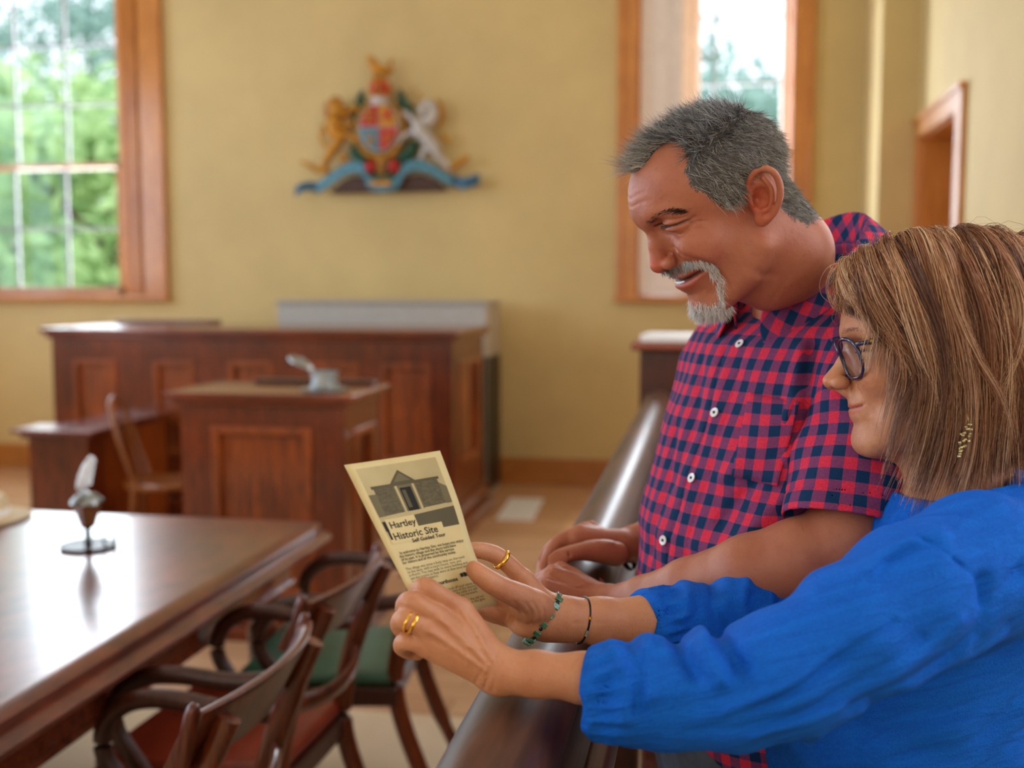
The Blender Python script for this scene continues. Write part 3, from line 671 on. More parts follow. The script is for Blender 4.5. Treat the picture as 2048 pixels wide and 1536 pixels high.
# lion supporter
blob('lion_supporter', M['a_gold'], [
    [(672, 206, .05, 10), (680, 208, .07, 16), (688, 214, .08, 17), (694, 226, .07, 14)],                       # mane and head
    [(690, 212, .09, 7), (698, 216, .11, 7), (702, 220, .10, 4)],
    [(680, 226, .05, 16), (676, 244, .06, 15), (680, 262, .06, 13), (690, 262, .06, 12), (694, 268, .05, 10)],                 # trunk
    [(690, 262, .06, 12), (682, 282, .06, 11), (668, 300, .06, 9), (658, 318, .06, 7), (652, 330, .06, 6), (664, 334, .07, 5)], # near hind leg
    [(694, 258, .05, 9), (706, 262, .06, 7), (722, 272, .07, 6), (730, 276, .07, 5)],
    [(690, 300, .04, 7), (698, 312, .04, 6), (704, 320, .04, 4)],
    [(688, 232, .06, 8), (702, 224, .07, 6), (716, 214, .07, 6), (728, 212, .07, 5)],                              # forelegs
    [(686, 244, .06, 7), (704, 244, .07, 6), (720, 238, .07, 5)],
    [(664, 288, .03, 4), (652, 276, .03, 4), (648, 262, .03, 4), (654, 250, .03, 5), (650, 240, .03, 3)],            # tail
    [(668, 334, .05, 5), (640, 328, .05, 6), (622, 318, .05, 5), (606, 312, .05, 3)]])
blob('lion_mane', plain('dark_gilding', lin(176, 104, 26), .5), [[(666, 196, .03, 7), (664, 212, .03, 8), (666, 228, .03, 8)], [(672, 194, .04, 6), (682, 192, .04, 6), (690, 196, .05, 5)]])
# unicorn supporter
blob('unicorn_supporter', M['a_white'], [
    [(868, 200, .05, 7), (862, 212, .07, 9), (856, 222, .08, 7), (853, 228, .08, 5)],                              # head
    [(872, 204, .05, 9), (878, 218, .05, 11), (876, 234, .06, 13), (862, 244, .06, 14)],                           # neck
    [(850, 240, .06, 12), (852, 258, .07, 15), (864, 270, .06, 14), (872, 282, .06, 13)],                          # trunk
    [(874, 282, .06, 13), (884, 296, .06, 11), (888, 308, .06, 7), (902, 320, .06, 5), (912, 332, .06, 4)],        # hind leg
    [(866, 290, .05, 8), (858, 300, .05, 6), (852, 312, .05, 4)],
    [(846, 244, .06, 7), (834, 232, .07, 5), (824, 222, .07, 4), (820, 226, .07, 4)],                              # forelegs
    [(846, 256, .06, 7), (832, 262, .07, 5), (818, 270, .07, 4), (806, 284, .07, 4)]])
blob('unicorn_mane', M['a_gold'], [[(884, 196, .03, 3), (892, 212, .03, 5), (894, 230, .03, 5), (888, 248, .03, 4)], [(893, 262, .03, 4), (902, 272, .03, 5), (910, 284, .03, 3)], [(862, 200, .05, 2.5), (850, 186, .06, 1.5), (842, 176, .07, 1)], [(856, 244, .08, 3), (868, 236, .08, 3), (880, 232, .07, 3)]])
blob('scroll_foot', M['a_gold'], [[(900, 334, .04, 5), (920, 326, .05, 7), (938, 316, .05, 6), (950, 308, .05, 4)]])
# ribbon
def ribbon(name, mat, pts, h, par=A):
    P = smooth_pts([ap(*p) for p in pts], 6); V = []; Fc = []
    for x, y, z in P:
        for dy, dz in ((-.008, -h), (-.008, h), (.008, h), (.008, -h)): V.append((x, y + dy, z + dz))
    for i in range(len(P) - 1):
        for k in range(4): Fc.append((i * 4 + k, (i + 1) * 4 + k, (i + 1) * 4 + (k + 1) % 4, i * 4 + (k + 1) % 4))
    Fc += [(0, 1, 2, 3), tuple((len(P) - 1) * 4 + k for k in (3, 2, 1, 0))]
    m = MB(); m.add(V, Fc); return m.build(name, mat, par, bevel=.003)
ribbon('motto_scroll', M['a_blue'], [(640, 366, .06), (664, 352, .07), (690, 336, .08), (715, 326, .09), (738, 330, .10), (745, 346, .10), (757, 360, .10), (780, 364, .11), (805, 360, .10), (816, 346, .10), (826, 330, .10), (848, 324, .09), (875, 332, .08), (898, 346, .07), (916, 356, .06)], 11 * S)
ribbon('scroll_end', M['a_dkblue'], [(642, 362, .03), (622, 360, .05), (606, 364, .06), (594, 372, .05)], 9 * S)
ribbon('scroll_end', M['a_dkblue'], [(914, 352, .03), (932, 360, .05), (950, 358, .06), (970, 352, .05)], 11 * S)
m = MB(); a_, b_ = ap(756, 364), ap(798, 354); m.box(a_[0], b_[0], -.135, -.12, a_[2], b_[2]); m.build('plaque', M['a_gold'], A, bevel=.004)

m = MB(); m.lathe([(0, 0), (.050, 0), (.050, .12), (.040, .14), (.040, .98), (.046, 1.0), (.048, 1.06), (.044, 1.09), (.032, 1.112), (.014, 1.121), (0, 1.123)], n=32); o_ = m.build('newel_post', M['rail'], None, loc=(-.078, 3.93, 0))
tag(o_, 'dark round newel post with a shiny domed cap beside the far end of the rail', 'post')
# ================================================================ modelling tools for figures (signed distance shapes -> one continuous mesh)
def N_(v): v = np.asarray(v, float); return v / np.linalg.norm(v)
def smin(a, b, k): h = np.clip(.5 + .5 * (b - a) / k, 0, 1); return b + (a - b) * h - k * h * (1 - h)
def smax(a, b, k): return -smin(-a, -b, k)
def ell(p, c, r, R=None):
    q = p - np.asarray(c, np.float32)
    if R is not None: q = q @ np.asarray(R, np.float32)
    r = np.asarray(r, np.float32); k0 = np.linalg.norm(q / r, axis=1); k1 = np.linalg.norm(q / (r * r), axis=1) + 1e-9
    return k0 * (k0 - 1) / k1
def cap(p, a, b, ra, rb):
    a = np.asarray(a, np.float32); b = np.asarray(b, np.float32); ab = b - a
    t = np.clip(((p - a) @ ab) / max(float(ab @ ab), 1e-9), 0, 1)
    q = p - a - t[:, None] * ab; return np.sqrt(np.einsum('ij,ij->i', q, q)) - (ra + (rb - ra) * t)
def chain(p, P, k=0):
    """P list of (x,y,z,r)"""
    d = None
    for u, v in zip(P[:-1], P[1:]):
        e = cap(p, u[:3], v[:3], u[3], v[3]); d = e if d is None else (smin(d, e, k) if k else np.minimum(d, e))
    return d
def SPC(P, n=4):
    P = np.array(P, float); Q = np.vstack([2 * P[0] - P[1], P, 2 * P[-1] - P[-2]]); out = []
    for i in range(1, len(Q) - 2):
        for t in np.arange(n) / n:
            a, b, c, d = Q[i - 1:i + 3]; out.append(.5 * ((2 * b) + (c - a) * t + (2 * a - 5 * b + 4 * c - d) * t * t + (3 * b - a - 3 * c + d) * t ** 3))
    out.append(P[-1]); return np.array(out)
def stroke(p, P, w, dep, dr, reach=14):
    """groove (dep>0) or ridge (dep<0) of half width w along the path P = (x,y,z[,scale]), pressed in along direction dr"""
    dr = N_(dr).astype(np.float32); P = np.array([tuple(u) + (1,) * (4 - len(u)) for u in P], float); P = SPC(P, 3) if len(P) > 2 else P
    out = np.zeros(len(p), np.float32); pad = 2.3 * w + reach * 1.6; lo, hi = P[:, :3].min(0) - pad, P[:, :3].max(0) + pad
    ix = np.where((p[:, 0] > lo[0]) & (p[:, 0] < hi[0]) & (p[:, 1] > lo[1]) & (p[:, 1] < hi[1]) & (p[:, 2] > lo[2]) & (p[:, 2] < hi[2]))[0]
    if not len(ix): return out
    p = p[ix]; al = p @ dr; pf = p - al[:, None] * dr
    # second cut in the plane across the stroke
    Pf = P[:, :3] - (P[:, :3] @ dr)[:, None] * dr; c0 = Pf.mean(0); R0 = np.linalg.norm(Pf - c0, axis=1).max() + 2.3 * w
    k = ((pf - c0.astype(np.float32)) ** 2).sum(1) < R0 * R0; ix = ix[k]; p = p[k]; al = al[k]; pf = pf[k]
    if not len(ix): return out
    best = np.full(len(p), 1e9, np.float32); am = np.zeros(len(p), np.float32); sc = np.ones(len(p), np.float32)
    for u, v in zip(P[:-1], P[1:]):
        a3, b3 = u[:3].astype(np.float32), v[:3].astype(np.float32); a = a3 - (a3 @ dr) * dr; b = b3 - (b3 @ dr) * dr; ab = b - a; pa = pf - a
        t = np.clip((pa @ ab) / max(float(ab @ ab), 1e-6), 0, 1); q = pa - t[:, None] * ab; d = np.einsum('ij,ij->i', q, q)
        m = d < best; best = np.where(m, d, best); am = np.where(m, (a3 @ dr) * (1 - t) + (b3 @ dr) * t, am); sc = np.where(m, u[3] * (1 - t) + v[3] * t, sc)
    out[ix] = dep * sc * np.exp(-best / (w * w)) * np.clip(1.6 - np.abs(al - am) / reach, 0, 1)
    return out
def fcap(p, a, b, ra, rb, w, flat):
    """capsule flattened along unit direction w by factor flat (<1 thinner)"""
    w = np.asarray(w, np.float32); a = np.asarray(a, np.float32); b = np.asarray(b, np.float32)
    s = 1 / flat - 1
    st = lambda v: v + (v @ w)[..., None] * w * s if v.ndim > 1 else v + (v @ w) * w * s
    return cap(st(p), st(a), st(b), ra, rb) * (.5 + .5 * flat)
def rotm(ax, deg):
    return np.array(Matrix.Rotation(math.radians(deg), 3, ax))
def sdf_mesh(fn, lo, hi, h, B=8):
    lo = np.asarray(lo, float); hi = np.asarray(hi, float); n = np.ceil((hi - lo) / h / B).astype(int) + 1; n3 = n * B
    bc = [lo[i] + (np.arange(n[i]) + .5) * B * h for i in range(3)]
    G = np.stack(np.meshgrid(*bc, indexing='ij'), -1).reshape(-1, 3).astype(np.float32)
    d = fn(G); rad = B * h * .87 * 1.45 + h
    keep = np.where(np.abs(d) < rad)[0]
    D = np.repeat(np.repeat(np.repeat(np.sign(d).reshape(n).astype(np.float32) * 9 * h, B, 0), B, 1), B, 2)
    off = np.stack(np.meshgrid(*[np.arange(B)] * 3, indexing='ij'), -1).reshape(-1, 3)
    idx3 = np.stack(np.unravel_index(keep, n), 1) * B
    CH = 3000
    for s in range(0, len(idx3), CH):
        ii = (idx3[s:s + CH, None, :] + off[None]).reshape(-1, 3)
        P = (lo + ii * h).astype(np.float32)
        D[ii[:, 0], ii[:, 1], ii[:, 2]] = fn(P)
    # naive surface nets
    ins = D < 0
    c = [D[x:n3[0] - 1 + x, y:n3[1] - 1 + y, z:n3[2] - 1 + z] for x in (0, 1) for y in (0, 1) for z in (0, 1)]
    m = ins[:-1, :-1, :-1].astype(np.int8)
    cnt = sum((q < 0).astype(np.int8) for q in c)
    act = (cnt > 0) & (cnt < 8); ai = np.argwhere(act); vid = -np.ones(act.shape, np.int32); vid[act] = np.arange(len(ai))
    cv = np.stack([q[act] for q in c], 1)
    corners = np.array([(x, y, z) for x in (0, 1) for y in (0, 1) for z in (0, 1)], float)
    acc = np.zeros((len(ai), 3)); num = np.zeros(len(ai))
    for i in range(8):
        for j in range(i + 1, 8):
            if np.abs(corners[i] - corners[j]).sum() != 1: continue
            a, b = cv[:, i], cv[:, j]; mk = (a < 0) != (b < 0); t = np.where(mk, a / np.where(mk, a - b, 1), 0)
            acc += np.where(mk[:, None], corners[i] + t[:, None] * (corners[j] - corners[i]), 0); num += mk
    V = lo + (ai + acc / num[:, None]) * h
    F = []
    for ax in range(3):
        o1, o2 = [k for k in range(3) if k != ax]
        sl0 = [slice(0, -1)] * 3; a = D[:-1, :-1, :-1] < 0
        sh = [slice(0, -1)] * 3; sh[ax] = slice(1, None); b = D[tuple(sh)] < 0
        e = a != b; I = np.argwhere(e); I = I[(I[:, o1] > 0) & (I[:, o2] > 0)]
        d1 = np.zeros(3, int); d1[o1] = 1; d2 = np.zeros(3, int); d2[o2] = 1
        q = [vid[tuple((I - x).T)] for x in (0 * d1, d1, d1 + d2, d2)]
        Q = np.stack(q, 1); fl = a[tuple(I.T)]
        if ax == 1: fl = ~fl
        Q[~fl] = Q[~fl][:, ::-1]; F.append(Q[(Q >= 0).all(1)])
    return V, np.vstack(F)
def vnormals(V, Q):
    Nf = np.cross(V[Q[:, 2]] - V[Q[:, 0]], V[Q[:, 3]] - V[Q[:, 1]]); N = np.zeros_like(V)
    for k in range(4): np.add.at(N, Q[:, k], Nf)
    return N / (np.linalg.norm(N, axis=1)[:, None] + 1e-12)
def relax(V, Q, it=2, lam=.5):
    E = np.vstack([Q[:, [0, 1]], Q[:, [1, 2]], Q[:, [2, 3]], Q[:, [3, 0]]])
    for _ in range(it):
        S = np.zeros_like(V); C = np.zeros(len(V))
        for k in range(3): S[:, k] = np.bincount(E[:, 0], V[E[:, 1], k], len(V)) + np.bincount(E[:, 1], V[E[:, 0], k], len(V))
        C = np.bincount(E[:, 0], minlength=len(V)) + np.bincount(E[:, 1], minlength=len(V))
        V = V + lam * (S / C[:, None] - V)
    return V
def vcol(o, col, name='Col'):
    a = o.data.color_attributes.new(name, 'FLOAT_COLOR', 'POINT'); c = np.ones((len(col), 4), np.float32); c[:, :3] = col; a.data.foreach_set('color', c.ravel())
def set_uv(o, uv, name='cloth'):
    a = o.data.attributes.new(name, 'FLOAT2', 'POINT'); a.data.foreach_set('vector', np.asarray(uv, np.float32).ravel())
class Frame:
    """local millimetre frame of a figure's part: x forward, y to its left, z up"""
    def __init__(s, origin, x, z, scale=.001):
        x = N_(x); z = np.asarray(z, float); y = N_(np.cross(z, x)); z = np.cross(x, y); s.B = np.stack([x, y, z], 1); s.o = np.asarray(origin, float); s.s = scale
    def w(s, P): return s.o + (np.asarray(P, float) @ s.B.T) * s.s
    def l(s, P): return ((np.asarray(P, float) - s.o) @ s.B) / s.s
    def d(s, D): return np.asarray(D, float) @ s.B.T
def head_frame(px, py, depth, yaw, pitch, roll=0, scale=.001):
    """facing image-left, yaw = turned toward the camera, pitch = bowed"""
    o = at_d(px, py, depth); v = N_(o - CAM); rt = N_(np.cross(v, CU)); up = np.cross(rt, v)
    a = math.radians(yaw); f0 = -rt * math.cos(a) - v * math.sin(a)
    b = math.radians(pitch); f = f0 * math.cos(b) - up * math.sin(b); u = up * math.cos(b) + f0 * math.sin(b)
    l = np.cross(u, f); c = math.radians(roll); u2 = u * math.cos(c) + l * math.sin(c)
    return Frame(o, f, u2, scale)
# ---- strands
def strands(name, P, rad, mat, parent, col=None, taper=1.0, sides=3):
    """P (n,k,3) world points, rad (n,) base radius"""
    n, k, _ = P.shape; T = np.gradient(P, axis=1); T /= np.linalg.norm(T, axis=2)[..., None] + 1e-12
    ref = np.where(np.abs(T[..., 2:3]) > .9, np.array([1., 0, 0]), np.array([0, 0, 1.])); A = np.cross(T, ref); A /= np.linalg.norm(A, axis=2)[..., None] + 1e-12; Bn = np.cross(T, A)
    tp = (1 - np.linspace(0, 1, k) ** 2 * taper * .92)[None, :, None]
    rr = np.asarray(rad)[:, None, None] * tp; V = np.zeros((n, k, sides, 3))
    for s in range(sides):
        a = 2 * PI * s / sides; V[:, :, s] = P + (A * math.cos(a) + Bn * math.sin(a)) * rr
    idx = np.arange(n * k * sides).reshape(n, k, sides)
    Q = np.stack([idx[:, :-1, :], np.roll(idx, -1, 2)[:, :-1, :], np.roll(idx, -1, 2)[:, 1:, :], idx[:, 1:, :]], -1).reshape(-1, 4)
    o = fast_mesh(name, V.reshape(-1, 3), Q, mat, parent)
    if col is not None: vcol(o, np.repeat(col, k * sides, 0))
    return o
# ---- skin, hair, cloth
def skinmat(name, base, red, rough=.45, bumps=.25):
    t = NT(name); at = t.n('Attribute', attribute_name='Col'); co = t.coords('Object', (1, 1, 1))
    n = t.noise(co, 38, 5, .6); n2 = t.noise(co, 900, 3, .6); n3 = t.noise(co, 160, 4, .6)
    c = t.mix(t.math('MULTIPLY', t.ramp(n, [(.4, (0, 0, 0, 1)), (.7, (1, 1, 1, 1))]), .5), base, red)
    sp = t.ramp(n3, [(.62, (0, 0, 0, 1)), (.74, (1, 1, 1, 1))]); c = t.mix(t.math('MULTIPLY', sp, .32), c, tuple(x * .55 for x in red[:3]) + (1,))
    c = t.mix(1.0, c, at.outputs['Color'], 'MULTIPLY'); t.l(c, t.b.inputs['Base Color'])
    t.set(Roughness=rough, Subsurface_Weight=.08, Subsurface_Scale=.004, Specular_IOR_Level=.45); t.b.inputs['Subsurface Radius'].default_value = (1, .4, .25)
    t.bump(t.math('ADD', t.math('MULTIPLY', n2, .5), n3), bumps * 1.8, .0014); return t.m
def hairmat(name, rough=.38, spec=.5):
    t = NT(name); at = t.n('Attribute', attribute_name='Col'); t.l(at.outputs['Color'], t.b.inputs['Base Color']); t.set(Roughness=rough, Specular_IOR_Level=spec); return t.m
M['skin_m'] = skinmat('weathered_tanned_skin', lin(178, 110, 80), lin(160, 82, 58))
M['skin_w'] = skinmat('fair_warm_skin', lin(204, 142, 102), lin(182, 110, 76), .42, .3)
M['hair'] = hairmat('hair_strands')
def head_sdf(p, g):
    """millimetres; x forward, |y| symmetric, z up; origin between the ear canals"""
    q = p.copy(); q[:, 1] = np.abs(q[:, 1]); W = g.get('w', 1.0)
    q[:, 1] /= W
    D = g.get('dx', 0); sk = g.get('skull', (-8, 46, 95, 76, 84)); fo = g.get('fore', (30, 44, 66, 62, 58))
    c = ell(q, (sk[0], 0, sk[1]), sk[2:])
    c = smin(c, ell(q, (fo[0], 0, fo[1]), fo[2:]), 20)                        # forehead
    c = smin(c, ell(q, (30 + D, 0, -22), (58, 58, 70)), 22)                        # face
    c = smin(c, ell(q, (g.get('chx', 56), g.get('chy', 44), g.get('chz', -8)), g.get('chr', (26, 20, 22))), 18)                  # cheek
    j = g['jaw']; c = smin(c, chain(q, [(6 + D, 56, -50, 13), (30 + D, 46, j[1] + 22, 14), (j[0] - 18, 22, j[1] + 8, 14)]), 24)
    c = smin(c, ell(q, (j[0] - 12, 0, j[1] + 9), (17, 22, 16)), 16)              # chin
    c = smin(c, ell(q, (g.get('mx', 64), 0, -46), g.get('mr', (31, 33, 30))), 16)                      # muzzle
    n = g['neck']; c = smin(c, chain(q, n), 26)
    if 'throat' in g: c = smin(c, chain(q, g['throat']), 24)
    # brow ridge and sockets
    bx, bz = g.get('brow', (84, 36)); ex, ey, ez, er = g.get('eye', (72, 31, 21, 14))
    c = smin(c, chain(q, [(bx - 6, 8, bz, 7), (bx - 9, 26, bz + 3, 8), (bx - 24, 46, bz - 3, 8)], 4), 12)
    c = smax(c, -ell(q, (ex + 18, ey, ez - 1), (16, 17, 11)), 12)
    c = smin(c, ell(q, (ex, ey, ez), (er, er + 1, er)), 5)                            # lids over the eyeball
    # nose
    nz = g['nose']   # root(x,z), bridge(x,z), tip(x,z,r)
    c = smin(c, chain(q, [(nz[0][0] - 7, 0, nz[0][1], 7), (nz[1][0] - 7.5, 0, nz[1][1], 8), (nz[2][0] - nz[2][2], 0, nz[2][1], nz[2][2])], 6), 9)
    tx, tz, tr = nz[2]
    c = smin(c, ell(q, (tx - tr - 9, g.get('alar', 12), tz - 3), (9.5, 7, 7.5)), 5)
    c = smin(c, cap(q, (tx - tr - 6, 0, tz - 5), (tx - tr - 14, 0, tz - 13), 5.5, 6), 8)
    c = smax(c, -ell(q, (tx - tr - 5, 6.2, tz - 10.5), (6.5, 3.2, 5)), 3)
    c = smax(c, -cap(q, (tx - tr - 20, 16, tz + 4), (tx - tr - 17, 19, tz - 9), 1.0, .8), 5)   # alar groove
    # lips, mouth line, lids, folds
    for P, k in g.get('bulge', []): c = smin(c, ell(q, P[:3], P[3:]), k)
    m = np.abs(c) < 8
    if m.any():
        qq = q[m]; cc = c[m]
        for P, w, dep, dr in g.get('strokes', []): cc = cc + stroke(qq, P, w, dep, dr)
        c[m] = cc
    return c * .95
def ear_sdf(p, e):
    """left/right ear: local ear frame -> u forward, v up, w outward; e = Frame"""
    q = p
    hel = SPC([(12, -4, 1, 2.6), (13, 8, 4, 3), (10, 20, 8, 3.4), (1, 29, 11, 3.8), (-10, 29, 13, 3.8), (-18, 20, 14, 3.9), (-20.5, 6, 14, 3.9), (-18, -8, 13, 3.6), (-12, -20, 10, 3.4), (-5, -27, 6, 3.8)])
    d = chain(q, hel)
    d = smin(d, ell(q, (1, -25, 4), (8.5, 10, 4.2)), 4)                      # lobe
    base = ell(q, (-3, 0, 1), (18, 27, 8.5)); base = smax(base, -ell(q, (1, -3, 10), (11, 14, 9)), 3)
    d = smin(d, base, 3)
    d = smin(d, chain(q, SPC([(-4, 20, 10, 2.6), (-11, 8, 11, 2.8), (-11, -4, 10, 2.8), (-7, -14, 8, 2.8), (-1, -16, 7, 2.6)])), 3)     # antihelix
    d = smin(d, chain(q, [(10, -4, 4, 3.2), (9, -8, 5, 2.6)]), 3)           # tragus
    d = smax(d, -ell(q, (4, -4, 6), (5, 7, 8)), 2.5)
    return d

def wp(px, py, d, r=0): return tuple(at_d(px, py, d) * 1000) + (r,)
def wx(px, py, X, r=0): return tuple(at_x(px, py, X) * 1000) + (r,)
def hand_sdf(p, h):
    """h: fingers = list of chains, palm = list of chains (knuckle..wrist), thumb, arm = chain; all world millimetres"""
    pts = np.array([c[:3] for L in [h['arm']] + h['palm'] + h['fingers'] for c in L]); lo, hi = pts.min(0) - 75, pts.max(0) + 75
    near = ((p > lo) & (p < hi)).all(1); out = np.full(len(p), 60., np.float32); c_ = (lo + hi) / 2; q = np.maximum(np.abs(p - c_) - (hi - lo) / 2, 0); out[~near] = np.linalg.norm(q[~near], axis=1) + 55
    if not near.any(): return out
    p = p[near]
    d = chain(p, h['arm'], 10)
    pal = None
    for c in h['palm']:
        e = chain(p, c); pal = e if pal is None else smin(pal, e, 9)
    for c, r in h.get('pads', []):
        e = ell(p, c, r); pal = smin(pal, e, 9)
    d = smin(d, pal, 14)
    for c in h['fingers']:
        e = chain(p, SPC(c, 3) if h.get('soft', 1) else c); d = smin(d, e, 3.0)
    if 'thumb' in h: d = smin(d, chain(p, SPC(h['thumb'], 3)), 6)
    m = np.abs(d) < 6
    if m.any() and h.get('strokes'):
        pp = p[m]; dd = d[m]
        for P, w, dep, dr in h['strokes']: dd = dd + stroke(pp, P, w, dep * 1.45, dr, 12)
        d[m] = dd
    out[near] = d; return out
def ring(name, c, axis, R, r, mat, parent, sx=1.0, up=None):
    """torus round a finger or wrist; c metres, axis direction, R radius mm"""
    a = N_(axis); u = N_(np.cross(a, up if up is not None else (0, 0, 1))); v = np.cross(a, u); m = MB(); V = []; Fc = []; n, k = 40, 8
    for i in range(n):
        t = 2 * PI * i / n; dr = u * math.cos(t) * sx + v * math.sin(t); c0 = np.asarray(c) + dr * R * .001; dn = N_(dr)
        for j in range(k): w = 2 * PI * j / k; V.append(tuple(c0 + (dn * math.cos(w) * r[0] + a * math.sin(w) * r[1]) * .001))
    for i in range(n):
        for j in range(k): Fc.append((i * k + j, ((i + 1) % n) * k + j, ((i + 1) % n) * k + (j + 1) % k, i * k + (j + 1) % k))
    m.add(V, Fc); return m.build(name, mat, parent)
def clothmat(name, weave=1400, rough=.85, sheen=.3):
    t = NT(name); return t
def gingham():
    t = NT('red_navy_gingham'); at = t.n('Attribute', attribute_name='cloth'); sp = t.n('SeparateXYZ'); t.l(at.outputs['Vector'], sp.inputs[0])
    P = .0265
    def stripe(o, ph): 
        a = t.math('FRACT', t.math('ADD', t.math('DIVIDE', o, P), ph)); return t.math('LESS_THAN', a, .5)
    u, v = stripe(sp.outputs[0], 0.2), stripe(sp.outputs[1], 0.1)
    s_ = t.math('ADD', u, v); red, navy, mid = lin(232, 56, 86), lin(16, 56, 98), lin(134, 66, 112)
    c = t.mix(t.math('MINIMUM', s_, 1.0), navy, mid); c = t.mix(t.math('MAXIMUM', t.math('SUBTRACT', s_, 1.0), 0.0), c, red)
    # thread pattern
    w1 = t.n('TexWave', wave_type='BANDS', bands_direction='X'); w1.inputs['Scale'].default_value = 420; w2 = t.n('TexWave', wave_type='BANDS', bands_direction='Y'); w2.inputs['Scale'].default_value = 420
    t.l(at.outputs['Vector'], w1.inputs['Vector']); t.l(at.outputs['Vector'], w2.inputs['Vector'])
    n = t.noise(t.coords(), 500, 3); c = t.mix(1.0, c, t.ramp(n, [(.3, (.72, .72, .76, 1)), (.7, (1, 1, 1, 1))]), 'MULTIPLY'); t.l(c, t.b.inputs['Base Color'])
    t.set(Roughness=.85, Specular_IOR_Level=.2)
    t.bump(t.math('ADD', t.math('ADD', w1.outputs['Fac'], w2.outputs['Fac']), t.math('MULTIPLY', t.noise(t.coords(), 45, 5), 3)), .25, .0015); return t.m
M['gingham'] = gingham()
def bluecloth():
    t = NT('cobalt_blue_cotton'); co = t.coords(); n = t.noise(co, 700, 3)
    cb = t.n('CombineXYZ')
    for k, (ax, sc) in enumerate((((-.93, -.1, -.35), 9), ((-.35, 0, .93), 95), ((0, 1, 0), 60))):
        d = t.n('VectorMath', operation='DOT_PRODUCT'); t.l(co, d.inputs[0]); d.inputs[1].default_value = ax; t.l(t.math('MULTIPLY', d.outputs['Value'], sc), cb.inputs[k])
    n2 = t.noise(cb.outputs[0], 1.0, 5, .6, .9)
    c = t.ramp(t.math('ADD', t.math('MULTIPLY', n, .5), t.math('MULTIPLY', n2, .5)), [(.3, lin(0, 82, 190)), (.7, lin(8, 116, 232))]); t.l(c, t.b.inputs['Base Color'])
    t.set(Roughness=.8, Specular_IOR_Level=.25); t.bump(t.math('ADD', t.math('MULTIPLY', n, .35), n2), .8, .005); return t.m
M['blue'] = bluecloth()
